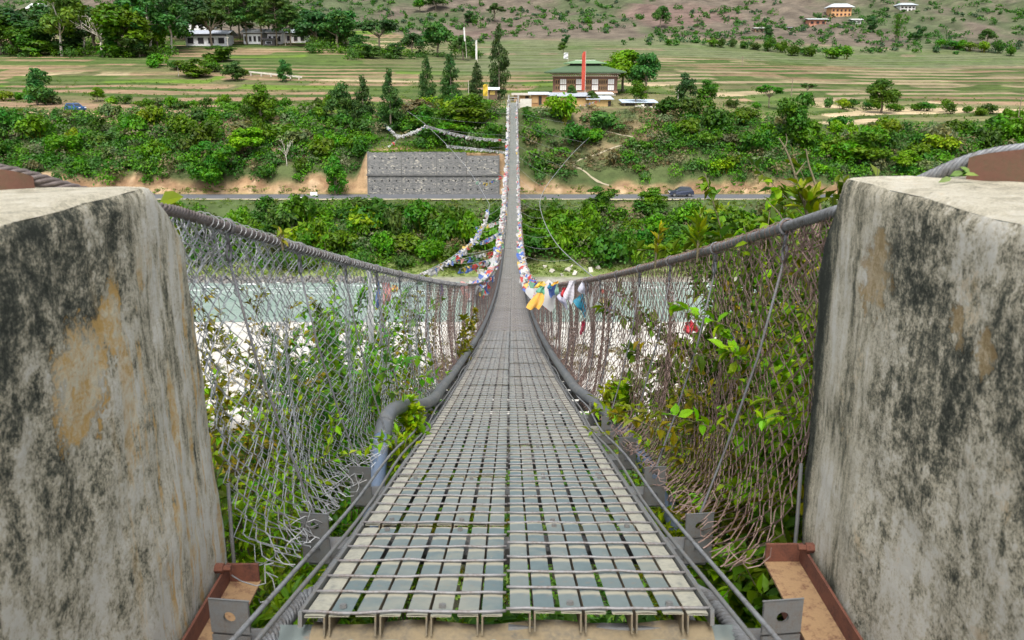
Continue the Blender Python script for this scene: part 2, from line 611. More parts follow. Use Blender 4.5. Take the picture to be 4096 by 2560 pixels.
def hit(u, v, d0=104.0, d1=700.0, step=0.2):
    """the ground point in the direction (u, v)"""
    xc, yc = (u - 512) / F, -(v - 320) / F
    y, z = CP + yc * SP, -SP + yc * CP
    for st in (1.6, step):
        d = np.arange(d0, d1, st)
        g = ground_z(xc * d / y, d)
        below = z * d / y <= g
        i = int(np.argmax(below)) if below.any() else len(d) - 1
        if st != step:
            d0, d1 = d[max(0, i - 1)] - 0.4, d[i] + 0.4
    return Vector((xc * d[i] / y, d[i], float(g[i])))


def gp(x, d, dz=0.0):
    return Vector((x, d, float(ground_z(x, d)) + dz))


def ground_colors(x, d, z, steep):
    n1 = fbm(x, d, 0.12, 31)
    n2 = fbm(x, d, 0.5, 32)
    c = np.zeros(x.shape + (3,))

    def setc(m, col):
        m = np.clip(m, 0, 1)[..., None]
        c[:] = c * (1 - m) + np.array(col) * m
    c[:] = (0.05, 0.048, 0.028)                                 # near bank: soil darkened so the gaps in the deck look shaded
    setc(smooth(d, 55, 60) + 0 * x, (0.66, 0.63, 0.57))          # river sand
    setc(smooth(n2, 0.35, 0.7) * smooth(d, 56, 60) * (1 - smooth(d, 66, 82)), (0.24, 0.22, 0.12))
    setc(smooth(d, 87, 90) + 0 * x, (0.25, 0.24, 0.20))          # bed and shore stones
    setc(smooth(d, 107.3, 108.3) + 0 * x, (0.16, 0.20, 0.065))   # grass of the shore
    setc(smooth(d, 113, 116) + 0 * x, (0.07, 0.10, 0.035))      # lower bank
    setc(smooth(d, 113, 116) * smooth(n1 + 0.5 * n2, 0.45, 0.8), (0.18, 0.14, 0.075))
    cut = smooth(d, 136.0, 136.6) * (1 - smooth(d + 1.2 * n1 + 0.8 * n2 + 1.2 * smooth(x, -5, 5), 137.7, 139.4))
    setc(smooth(d, 137, 139) + 0 * x, (0.075, 0.098, 0.036))
    setc(cut, (0.335, 0.225, 0.125))
    setc(cut * smooth(fbm(x, d * 2.2, 0.9, 33), 0.0, 0.5), (0.22, 0.135, 0.075))
    setc(cut * smooth(fbm(x, d, 1.6, 34), 0.25, 0.6), (0.42, 0.30, 0.185))
    setc(smooth(d, 140, 146) * smooth(n1 + 0.6 * n2, 0.2, 0.7) * (1 - smooth(d, 157, 160)), (0.20, 0.15, 0.085))
    # fields: every terrace plot has its own crop, the risers carry grass
    t = terr_t(x, d)
    k = np.floor(t)
    plot = np.floor(x / 26.0 + 9 * h01(k) + 0.25 * fbm(x, d, 0.03, 5))
    r = h01(np.floor(k * 0.6 + 0.8 * fbm(x, d, 0.04, 6)), plot)
    a = x / np.maximum(d, 1)
    tan, straw, green, olive, lime = np.array([(0.33, 0.225, 0.135), (0.46, 0.36, 0.22), (0.10, 0.145, 0.035), (0.165, 0.16, 0.07), (0.15, 0.245, 0.03)])
    pal = np.where((r < 0.44)[..., None], tan, np.where((r < 0.66)[..., None], olive, np.where((r < 0.82)[..., None], green, np.where((r < 0.91)[..., None], lime, straw))))
    palr = np.where((r < 0.45)[..., None], straw * (0.75 + 0.35 * h01(k, plot, 3))[..., None], np.where((r < 0.70)[..., None], tan, np.where((r < 0.85)[..., None], olive, green)))
    palf = np.where((r < 0.70)[..., None], np.array((0.165, 0.185, 0.095)), np.where((r < 0.84)[..., None], np.array((0.25, 0.20, 0.13)), np.array((0.125, 0.165, 0.065))))
    wr = smooth(a, 0.05, 0.14)[..., None]
    palr = palr * (1.25 - 0.50 * smooth(d, 205, 225))[..., None]
    f = pal * (1 - wr) + palr * wr
    far = smooth(d + 22 * fbm(x, d, 0.02, 41) - 55 * smooth(a, 0.02, 0.15) + 0 * a, 238, 250)[..., None] * smooth(a, -0.16, -0.02)[..., None]
    f = f * (1 - far) + palf * far
    ris = smooth(t - k, 0.74, 0.80) * (1 - 0.55 * far[..., 0]) * (0.35 + 0.65 * smooth(fbm(x, d, 0.11, 71), -0.5, 0.3))
    blot = smooth(fbm(x, d * 2.5, 0.16, 72), 0.1, 0.6)[..., None]
    f = f * (1 - 0.45 * blot) + np.array((0.14, 0.15, 0.065)) * 0.45 * blot
    f = f * (1 - ris[..., None]) + np.array((0.07, 0.115, 0.028)) * ris[..., None]
    fm = smooth(d, 160, 163)[..., None]
    c = c * (1 - fm) + f * fm
    flat = ((1 - smooth(np.abs(x - 20), 26, 32)) * (1 - smooth(d, 186, 192)) * smooth(d, 156, 158))[..., None]
    c = c * (1 - flat) + np.array((0.20, 0.19, 0.085)) * flat
    hill = smooth(d + 18 * fbm(x, d, 0.025, 51), 346, 356)[..., None]
    hn = fbm(x, d * 0.6, 0.05, 52)
    hn2 = fbm(x, d * 0.6, 0.22, 53)
    hcol = np.array((0.20, 0.165, 0.125)) * np.ones(x.shape + (1,))
    m = smooth(hn + 0.5 * hn2 + 0.3 * smooth(a, 0.3, 0.6), 0.0, 0.55)[..., None]
    hcol = hcol * (1 - m) + np.array((0.125, 0.15, 0.075)) * m
    m = smooth(fbm(x, d, 0.04, 54), 0.45, 0.75)[..., None]
    hcol = hcol * (1 - m) + np.array((0.235, 0.165, 0.135)) * m
    c = c * (1 - hill) + hcol * hill
    c = c * (1 - 0.20 * smooth(d, 160, 170) - 0.16 * hill[..., 0])[..., None]
    return c * (1 + 0.12 * fbm(x, d, 1.3, 61) + 0.30 * hill[..., 0] * fbm(x, d * 1.8, 0.35, 62))[..., None]


def ground_build(t, out):
    co = coords(t)
    n1 = noise(t, co, 0.9, 8, 0.7)
    n2 = noise(t, co, 5.0, 5, 0.7)
    n3 = noise(t, co, 0.35, 6, 0.6, mapping=(0.35, 1.6, 1.0))
    k = math_(t, 'ADD', math_(t, 'MULTIPLY', ramp(t, n1, 0.25, 0.75), 0.55), math_(t, 'ADD', 0.42, math_(t, 'MULTIPLY', ramp(t, n3, 0.3, 0.7), 0.5)))
    m = t.nodes.new('ShaderNodeVectorMath')
    m.operation = 'SCALE'
    L(t, attr(t), m.inputs[0])
    L(t, k, m.inputs['Scale'])
    princ(t, out, m.outputs[0], 0.95, 0, bump(t, math_(t, 'ADD', n1, n2), 0.6, 0.15), 0.15)


GROUND = mat('ground', ground_build)

dd = np.unique(np.round(np.concatenate([np.linspace(-40, 1.5, 16), np.arange(1.5, 12, 0.35), np.arange(12, 104, 1.0), np.arange(104, 163, 0.45), np.arange(163, 345, 0.5), np.arange(345, 480, 2.0), np.linspace(480, 900, 30)]), 3))
aa = np.concatenate([np.linspace(-0.95, -0.66, 9)[:-1], np.linspace(-0.66, 0.66, 350), np.linspace(0.66, 0.95, 9)[1:]])
DG, AG = np.meshgrid(dd, aa, indexing='ij')
XG = AG * (np.maximum(DG, 0) + 14)
ZG = ground_z(XG, DG)
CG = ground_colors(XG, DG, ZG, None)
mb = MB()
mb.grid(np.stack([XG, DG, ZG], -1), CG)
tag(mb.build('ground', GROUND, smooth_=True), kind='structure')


def water_build(t, out):
    co = coords(t)
    w1 = noise(t, co, 0.55, 7, 0.7, mapping=(0.35, 1.6, 1))
    w2 = noise(t, co, 3.2, 4, 0.6, mapping=(0.5, 1.2, 1))
    h = math_(t, 'ADD', w1, math_(t, 'MULTIPLY', w2, 0.4))
    sx = t.nodes.new('ShaderNodeSeparateXYZ')
    L(t, co, sx.inputs[0])
    rapid = math_(t, 'MULTIPLY', ramp(t, sx.outputs[1], 97.0, 104.0), ramp(t, noise(t, co, 0.8, 4, 0.6, mapping=(0.4, 1.5, 1)), 0.54, 0.63))
    col = mixc(t, ramp(t, w1, 0.3, 0.7), (0.155, 0.235, 0.195), (0.31, 0.375, 0.33))
    col = mixc(t, rapid, col, (0.80, 0.84, 0.82))
    princ(t, out, col, 0.28, 0, bump(t, h, 0.8, 0.35), 0.4)


WATER = mat('glacial_water', water_build)
mb = MB()
X = np.linspace(-160, 160, 90)
Y = np.linspace(80, 110, 40)
YY, XX = np.meshgrid(Y, X, indexing='ij')
mb.grid(np.stack([XX, YY, WATER_Z + 0.02 * fbm(XX, YY, 0.8, 4)], -1))
tag(mb.build('river', WATER, smooth_=True), kind='structure')


def strip(name, pts, width, m, dz=0.03, n=4, drape=True):
    """a path laid on the ground along (x, d) points"""
    P = np.array([(p[0], p[1]) for p in pts], float)
    s = np.concatenate([[0], np.cumsum(np.linalg.norm(np.diff(P, axis=0), axis=1))])
    k = max(8, int(s[-1] / 0.8))
    q = np.linspace(0, s[-1], k)
    x, y = np.interp(q, s, P[:, 0]), np.interp(q, s, P[:, 1])
    tx, ty = np.gradient(x), np.gradient(y)
    l = np.hypot(tx, ty) + 1e-9
    nx, ny = -ty / l, tx / l
    rows = []
    for j in range(n + 1):
        o = (j / n - 0.5) * width * (1 + 0.15 * np.sin(q * 1.3 + j))
        xx, yy = x + nx * o, y + ny * o
        rows.append(np.stack([xx, yy, ground_z(xx, yy) + dz], -1))
    b = MB()
    b.grid(np.stack(rows, 0)[::-1])
    return tag(b.build(name, m, smooth_=True), kind='structure')


# paved road: a real slab with a pale verge on the river side
ASPH = plain('asphalt', (0.095, 0.10, 0.11), 0.9, c2=(0.08, 0.085, 0.09), scale=0.8, bmp=0.2)
VERGE = plain('pale_verge', (0.34, 0.30, 0.21), 0.95, c2=(0.30, 0.29, 0.15), scale=0.5, bmp=0.3)
xs = np.linspace(-150, 150, 301)
mb = MB()
mb.grid(np.stack([np.stack([xs, np.full_like(xs, y), np.full_like(xs, ROADZ + z)], -1) for y, z in ((131.3, 0.02), (131.35, 0.10), (135.9, 0.10), (135.95, 0.02))], 0))
tag(mb.build('road', ASPH), kind='structure')
mb = MB()
wob = 0.25 * np.sin(xs * 0.7) + 0.2 * np.sin(xs * 0.23)
mb.grid(np.stack([np.stack([xs, 130.2 + o + wob * (1 - i), np.full_like(xs, ROADZ + 0.035)], -1) for i, o in ((0, -0.1), (1, 1.08))], 0))
tag(mb.build('road_verge', VERGE), kind='structure')

DIRT = plain('bare_earth', (0.48, 0.34, 0.20), 0.95, c2=(0.36, 0.24, 0.13), scale=0.9, bmp=0.4)
PATHM = plain('trodden_path', (0.27, 0.23, 0.16), 0.95, c2=(0.36, 0.33, 0.22), scale=1.5, bmp=0.3)
SAND = plain('white_sand', (0.50, 0.485, 0.44), 0.95, c2=(0.28, 0.255, 0.195), scale=0.9, bmp=0.6, bd=0.08)
c0, c1, c2_ = hit(20, 113), hit(82, 114), hit(150, 125)
strip('dirt_track', [(c0.x, c0.y), (c1.x, c1.y), (hit(112, 118).x, hit(112, 118).y), (c2_.x, c2_.y), (hit(215, 127).x, hit(215, 127).y)], 3.2, DIRT, 0.06)
for pl in ([(571, 166), (593, 156), (622, 146)], [(571, 166), (590, 177), (609, 186)], [(580, 126), (606, 132), (633, 138)], [(532, 117), (540, 112), (547, 105)]):
    hp = [hit(*p) for p in pl]
    strip('footpath', [(p.x, p.y) for p in hp], 0.26, PATHM, 0.06, 2)
# sandbank sheet between near bank and water
sx_ = np.linspace(-75, 75, 120)
sd = np.linspace(58, 88.5, 44)
SD, SX = np.meshgrid(sd, sx_, indexing='ij')
edge = 2.5 * fbm(SX, SX * 0, 0.06, 77)
mb = MB()
SY = 73.2 + (SD - 73.2) * (1 + edge / 30)
mb.grid(np.stack([SX, SY, ground_z(SX, SY) + 0.05 - 0.12 * (np.abs(SD - 73.2) > 15.0)], -1))
tag(mb.build('sandbank', SAND, smooth_=True), kind='structure')

# ------------------------------------------------------------------ foliage
def leaf_cards(b, P, Nn, size, rng, aspect=0.6, col=None, fold=0.25):
    """one folded leaf spray (two quads) per point, normals around Nn"""
    n = len(P)
    Nn = Nn + rng.normal(0, 0.55, (n, 3))
    Nn /= np.linalg.norm(Nn, axis=1)[:, None] + 1e-9
    r = rng.normal(0, 1, (n, 3))
    T = np.cross(Nn, r)
    T /= np.linalg.norm(T, axis=1)[:, None] + 1e-9
    B = np.cross(Nn, T)
    s = size * (0.6 + 0.8 * rng.rand(n))[:, None]
    w = s * aspect
    bend = Nn * s * fold * (rng.rand(n) - 0.3)[:, None]
    v = np.stack([P - T * s * 0.5 - 0.15 * B * w, P + B * w * 0.5 - bend * 0.3, P + T * s * 0.5 + bend, P - B * w * 0.5 - bend * 0.3], 1).reshape(-1, 3)
    q = np.arange(4 * n).reshape(-1, 4)
    if col is None:
        k = 0.62 + 0.76 * rng.rand(n)
        warm = rng.rand(n)
        col = np.stack([k * (0.85 + 0.35 * warm), k, k * (0.9 - 0.25 * warm)], 1)
    b.add(v, q, col=np.repeat(col, 4, axis=0))


def blob_leaves(b, blobs, n, size, rng, aspect=0.6, up=0.35, shell=0.55):
    """leaves through the outer part of a set of ellipsoids"""
    C = np.array([q[0] for q in blobs], float)
    R = np.array([q[1] for q in blobs], float)
    A = (R[:, 0] * R[:, 1] + R[:, 0] * R[:, 2] + R[:, 1] * R[:, 2])
    idx = rng.choice(len(blobs), n, p=A / A.sum())
    dirs = rng.normal(0, 1, (n, 3))
    dirs[:, 2] = np.where(rng.rand(n) < 0.65, np.abs(dirs[:, 2]), dirs[:, 2])
    dirs /= np.linalg.norm(dirs, axis=1)[:, None]
    rad = 1 - shell * rng.rand(n) ** 1.6 + 0.10 * rng.normal(0, 1, n)
    P = C[idx] + dirs * R[idx] * rad[:, None]
    Nn = dirs / R[idx]
    Nn /= np.linalg.norm(Nn, axis=1)[:, None]
    Nn[:, 2] += up
    tint = 0.82 + 0.36 * rng.rand(len(blobs))
    k = (0.65 + 0.7 * rng.rand(n)) * tint[idx]
    warm = np.clip(0.5 * rng.rand(n) + 0.5 * rng.rand(len(blobs))[idx], 0, 1)
    col = np.stack([k * (0.75 + 0.5 * warm), k, k * (1.0 - 0.3 * warm)], 1)
    leaf_cards(b, P, Nn, size, rng, aspect, col)


def bush_mesh(name, seed, n=700, size=0.20, lumps=9, flat=0.75):
    """unit bush: about 2 across, 1.6 tall, base at 0; uneven outline"""
    rng = np.random.RandomState(seed)
    blobs = []
    for i in range(lumps):
        a = rng.rand() * 6.283
        r = 0.62 * math.sqrt(rng.rand())
        s = 0.24 + 0.26 * rng.rand()
        h = (0.30 + 0.75 * (1 - r) * rng.rand() + 0.25 * rng.rand()) * flat * 1.35
        blobs.append(((r * math.cos(a), r * math.sin(a), h), (s, s, s * 0.8)))
    b = MB()
    blob_leaves(b, blobs, n, size, rng)
    # ragged shoots that break the outline
    m = n // 12
    a = rng.rand(m) * 6.283
    el = rng.rand(m) * 1.2 + 0.2
    rr = 0.8 + 0.3 * rng.rand(m)
    P = np.stack([np.cos(a) * np.cos(el) * rr * 0.9, np.sin(a) * np.cos(el) * rr * 0.9, np.sin(el) * rr * 1.25 * flat + 0.2], 1)
    leaf_cards(b, P, P / np.linalg.norm(P, axis=1)[:, None], size * 0.9, rng, 0.45)
    # stems inside
    for i in range(5):
        a = rng.rand() * 6.283
        q = blobs[i][0]
        b.tube([(0.1 * math.cos(a), 0.1 * math.sin(a), -0.25), (q[0] * 0.5, q[1] * 0.5, q[2] * 0.5), q], [0.035, 0.022, 0.01], 4, False, col=(1.1, 0.6, 0.5))
    return b.mesh(name, LEAF)


BUSH = [bush_mesh('shrub', 100 + i, 620 + 60 * (i % 3), 0.19 + 0.02 * (i % 3), 8 + i % 4, 0.6 + 0.08 * (i % 4)) for i in range(8)]

G_DARK = [(0.055, 0.125, 0.030), (0.065, 0.14, 0.036), (0.072, 0.15, 0.028), (0.082, 0.15, 0.05)]
G_MID = [(0.095, 0.20, 0.035), (0.108, 0.215, 0.030), (0.12, 0.22, 0.045)]
G_BRIGHT = [(0.18, 0.30, 0.03), (0.21, 0.32, 0.03), (0.16, 0.28, 0.035)]
G_GREY = [(0.13, 0.165, 0.085), (0.155, 0.165, 0.10), (0.17, 0.155, 0.095)]
WORDS = {'dark': G_DARK, 'mid': G_MID, 'bright': G_BRIGHT, 'grey': G_GREY}
rnd = random.Random(7)
TONE = {'dark': 'dark green', 'mid': 'mid green', 'bright': 'yellow green', 'grey': 'greyish'}
SEEN = {}


def segment(x, d):
    a = x / d
    for lim, w in ((-0.42, 'near left edge'), (-0.26, 'far left'), (-0.14, 'well left of bridge'), (-0.06, 'left of bridge'), (0.0, 'hard left of bridge'),
                   (0.06, 'hard right of bridge'), (0.14, 'right of bridge'), (0.26, 'well right of bridge'), (0.42, 'far right')):
        if a < lim:
            return w
    return 'near right edge'


def shrub(x, d, r, h, zone, tone, where, sink=0.25):
    o = put('shrub', rnd.choice(BUSH), None, gp(x, d, -sink), (0, 0, rnd.random() * 6.28), (r, r * (0.85 + 0.3 * rnd.random()), h))
    o.color = (*rnd.choice(WORDS[tone]), 1)
    k = h / r
    big = 'small ' if r < 1.75 else ('large ' if r > 2.75 else '')
    size = big + ('tall' if k > 1.42 else 'low' if k < 1.02 else 'rounded')
    lab = f'{size} {TONE[tone]} shrub {where}, {segment(x, d)}'
    tag(o, lab, 'shrub', {'lower': 'shrubs on the lower river bank', 'upper': 'shrubs on the bank above the road', 'field': 'hedge bushes along the fields'}[zone])
    return o


def tone_pick(w):
    r = rnd.random()
    for k, p in w:
        if r < p:
            return k
        r -= p
    return w[-1][0]


def occupied(x, d):
    # keep off the retaining wall and the ground right in front of it
    return -25.5 < x < -0.5 and 134.5 < d < 139.5


for row, (d, r, h, n, where) in enumerate([(110.4, 1.9, 2.5, 17, 'at the shore'), (113.4, 2.5, 3.5, 20, 'low on the river bank'), (117, 2.8, 4.1, 21, 'midway up the river bank'), (120.8, 2.7, 3.7, 22, 'high on the river bank'), (124.8, 2.1, 2.3, 24, 'just below the road')]):
    for i in range(n):
        a = -0.40 + 0.82 * (i + rnd.random()) / n
        dj = d + rnd.uniform(-1.4, 1.4)
        if row == 0 and (0.015 < a < 0.13 or a < -0.30):
            continue
        k = rnd.uniform(0.65, 1.35)
        shrub(a * dj, dj, r * k, h * rnd.uniform(0.7, 1.2) * (0.75 + 0.25 * k), 'lower', tone_pick([('dark', 0.46), ('mid', 0.38), ('bright', 0.08), ('grey', 0.08)]), where)
for row, (d, r, h, n, where) in enumerate([(139.3, 2.0, 2.3, 27, 'just above the road cut'), (144.6, 2.5, 3.0, 26, 'low on the upper bank'), (148.4, 2.9, 3.6, 26, 'midway up the upper bank'), (152.2, 2.8, 3.2, 26, 'high on the upper bank'), (156.2, 2.2, 2.4, 28, 'on the upper bank edge')]):
    for i in range(n):
        a = -0.61 + 1.22 * (i + rnd.random()) / n
        dj = d + rnd.uniform(-1.6, 1.6)
        x = a * dj
        if abs(x) < r + 1.4 or occupied(x, dj) or (0.0 < a < 0.18 and row >= 3) or (row == 0 and rnd.random() < 0.25):
            continue
        if 0.0 < a < 0.15 and rnd.random() < 0.3:
            continue
        if -0.17 < a < -0.01 and dj < 139.5:
            continue
        k = rnd.uniform(0.65, 1.35)
        shrub(x, dj, r * k, h * rnd.uniform(0.7, 1.2) * (0.75 + 0.25 * k), 'upper', tone_pick([('dark', 0.40), ('mid', 0.36), ('bright', 0.09), ('grey', 0.15)]), where)
# hedges along the terraces (picture positions of their feet)
for (u0, v0, u1, v1, n, r, where) in [(5, 100, 55, 104, 5, 1.9, 'above the dirt track'), (110, 104, 200, 110, 8, 1.7, 'on the lowest terrace'), (205, 108, 345, 112, 11, 1.9, 'edging the left terraces'), (145, 66, 245, 75, 9, 2.4, 'amid the left fields'),
                                   (720, 107, 760, 108, 3, 1.4, 'in the straw fields'), (825, 108, 1020, 116, 16, 1.8, 'in the right fields hedge'), (705, 45, 770, 52, 6, 2.8, 'at the foot of the hill'), (765, 52, 850, 60, 8, 3.0, 'in the hedge below the hill'), (930, 46, 1020, 56, 7, 3.0, 'at the foot of the hill')]:
    for i in range(n):
        t = (i + rnd.random()) / n
        p = hit(u0 + (u1 - u0) * t, v0 + (v1 - v0) * t + rnd.uniform(-1.2, 1.2))
        shrub(p.x, p.y, r * rnd.uniform(0.7, 1.35), r * rnd.uniform(0.8, 1.5), 'field', tone_pick([('dark', 0.45), ('mid', 0.38), ('bright', 0.12), ('grey', 0.05)]), where)

# undergrowth between the shrubs that nobody could count
rng = np.random.RandomState(5)


def undergrowth(name, label, pts, per, size, tones, rad, hgt, cat='undergrowth', lumps=3):
    """many small leafy clumps in one object"""
    b = MB()
    pts = np.array(pts, float)
    n = len(pts)
    z0 = ground_z(pts[:, 0], pts[:, 1])
    r = rad * (0.6 + 0.8 * rng.rand(n))
    h = hgt * (0.5 + 0.9 * rng.rand(n))
    i = np.repeat(np.arange(n), (per * (0.7 + 0.6 * rng.rand(n))).astype(int))
    k = len(i)
    lump = rng.randint(0, lumps, k)
    lo = rng.uniform(-0.55, 0.55, (n, lumps, 3)) * (1, 1, 0.5) + (0, 0, 0.25)
    lr = rng.uniform(0.45, 0.75, (n, lumps))
    dirs = rng.normal(0, 1, (k, 3))
    dirs[:, 2] = np.where(rng.rand(k) < 0.7, np.abs(dirs[:, 2]), dirs[:, 2])
    dirs /= np.linalg.norm(dirs, axis=1)[:, None]
    P = (lo[i, lump] + dirs * lr[i, lump][:, None] * (0.6 + 0.45 * rng.rand(k))[:, None]) * np.stack([r[i], r[i], h[i]], -1)
    P += np.stack([pts[i, 0], pts[i, 1], z0[i]], -1)
    tones = np.array(tones)
    c = tones[rng.randint(len(tones), size=n)][i] * (0.65 + 0.7 * rng.rand(k))[:, None]
    leaf_cards(b, P, dirs + (0, 0, 0.4), size, rng, 0.6, c)
    o = b.build(name, LEAF)
    o.color = (1, 1, 1, 1)
    return tag(o, label, cat, kind='stuff')


def rpts(n, a0, a1, d0, d1, keep=None):
    d = rng.uniform(d0, d1, n * 6)
    x = rng.uniform(a0, a1, n * 6) * d
    if keep is not None:
        m = keep(x, d)
        x, d = x[m], d[m]
    return np.stack([x, d], -1)[:n]


occ = lambda x, d: (x > -25.5) & (x < -0.5) & (d > 134.5) & (d < 139.5)
slip = lambda x, d: (x > 0) & (x < 0.17 * d) & (fbm(x, d, 0.16, 89) < -0.12)      # bare ground on the slope below the temple
ALLG = G_DARK + G_DARK + G_MID + G_GREY
undergrowth('undergrowth', 'tangled green undergrowth covering the lower river bank', rpts(640, -0.42, 0.42, 111.5, 126.6), 130, 0.42, ALLG + G_MID, 2.0, 1.9)
undergrowth('undergrowth', 'dry brush and weeds covering the bank above the road', rpts(1250, -0.62, 0.62, 138.0, 158.8, lambda x, d: ~occ(x, d) & (np.abs(x) > 2.4) & (fbm(x, d, 0.10, 88) > -0.55) & ~slip(x, d) & ~((x > 0) & (x < 0.18 * d) & (d > 151.5))), 115, 0.45, ALLG + G_DARK + G_MID + [(0.18, 0.15, 0.09)], 2.1, 1.9)
undergrowth('dry_brush', 'thin brown brush on the bare slope below the temple', rpts(300, 0.012, 0.20, 139.5, 156, lambda x, d: fbm(x, d, 0.16, 89) < 0.3), 45, 0.30, G_GREY + [(0.20, 0.15, 0.09), (0.15, 0.13, 0.07)], 1.0, 0.7)
undergrowth('scrub', 'scattered dark scrub dotting the far hillside', rpts(1150, -0.62, 0.62, 348, 475, lambda x, d: fbm(x, d, 0.035, 91) + 0.35 * fbm(x, d, 0.15, 92) + 0.5 * smooth(x / d, 0.25, 0.5) > 0.0), 42, 0.9, G_DARK + [(0.06, 0.10, 0.055)], 2.0, 2.0)
undergrowth('grass', 'low grass and weeds fringing the road and the shore', np.concatenate([rpts(500, -0.42, 0.42, 108.3, 111.5), rpts(420, -0.42, 0.42, 128.4, 130.2), rpts(200, -0.42, 0.42, 136.4, 137.2, lambda x, d: ~occ(x, d))]), 18, 0.24, [(0.15, 0.20, 0.05), (0.17, 0.19, 0.065), (0.11, 0.17, 0.04)], 0.7, 0.3, 'grass')
undergrowth('grass', 'rough grass along the terrace edges and by the village', rpts(1300, -0.62, 0.62, 160, 225, lambda x, d: terr_t(x, d) % 1 > 0.7), 10, 0.30, [(0.09, 0.15, 0.03), (0.12, 0.17, 0.04)], 0.9, 0.4, 'grass')
wood = [hit(u, v) for u, v in zip(rng.uniform(0, 172, 90), rng.uniform(44, 58, 90))] + [hit(u, v) for u, v in zip(rng.uniform(305, 350, 22), rng.uniform(46, 54, 22))] + [hit(u, v) for u, v in zip(rng.uniform(350, 480, 40), rng.uniform(54, 60, 40))]
undergrowth('undergrowth', 'dark thicket at the feet of the trees behind the left terraces', [(p.x, p.y) for p in wood], 110, 0.62, G_DARK + G_MID, 2.6, 3.0)
undergrowth('scrub', 'small dry tufts growing on the white sandbank', rpts(520, -0.45, 0.45, 58, 84, lambda x, d: fbm(x, d, 0.3, 66) > 0.0), 24, 0.26, [(0.20, 0.19, 0.09), (0.14, 0.15, 0.06), (0.26, 0.22, 0.13)], 0.7, 0.4)


# ------------------------------------------------------------------ trees
def limb(b, p0, p1, r0, r1, rng, n=5, wob=0.06):
    p0, p1 = np.array(p0, float), np.array(p1, float)
    t = np.linspace(0, 1, n)[:, None]
    L_ = np.linalg.norm(p1 - p0)
    P = p0 + (p1 - p0) * t + rng.normal(0, wob * L_ * 0.5, (n, 3)) * np.sin(t * math.pi)
    b.tube(P, np.linspace(r0, r1, n), 6, True)
    return P


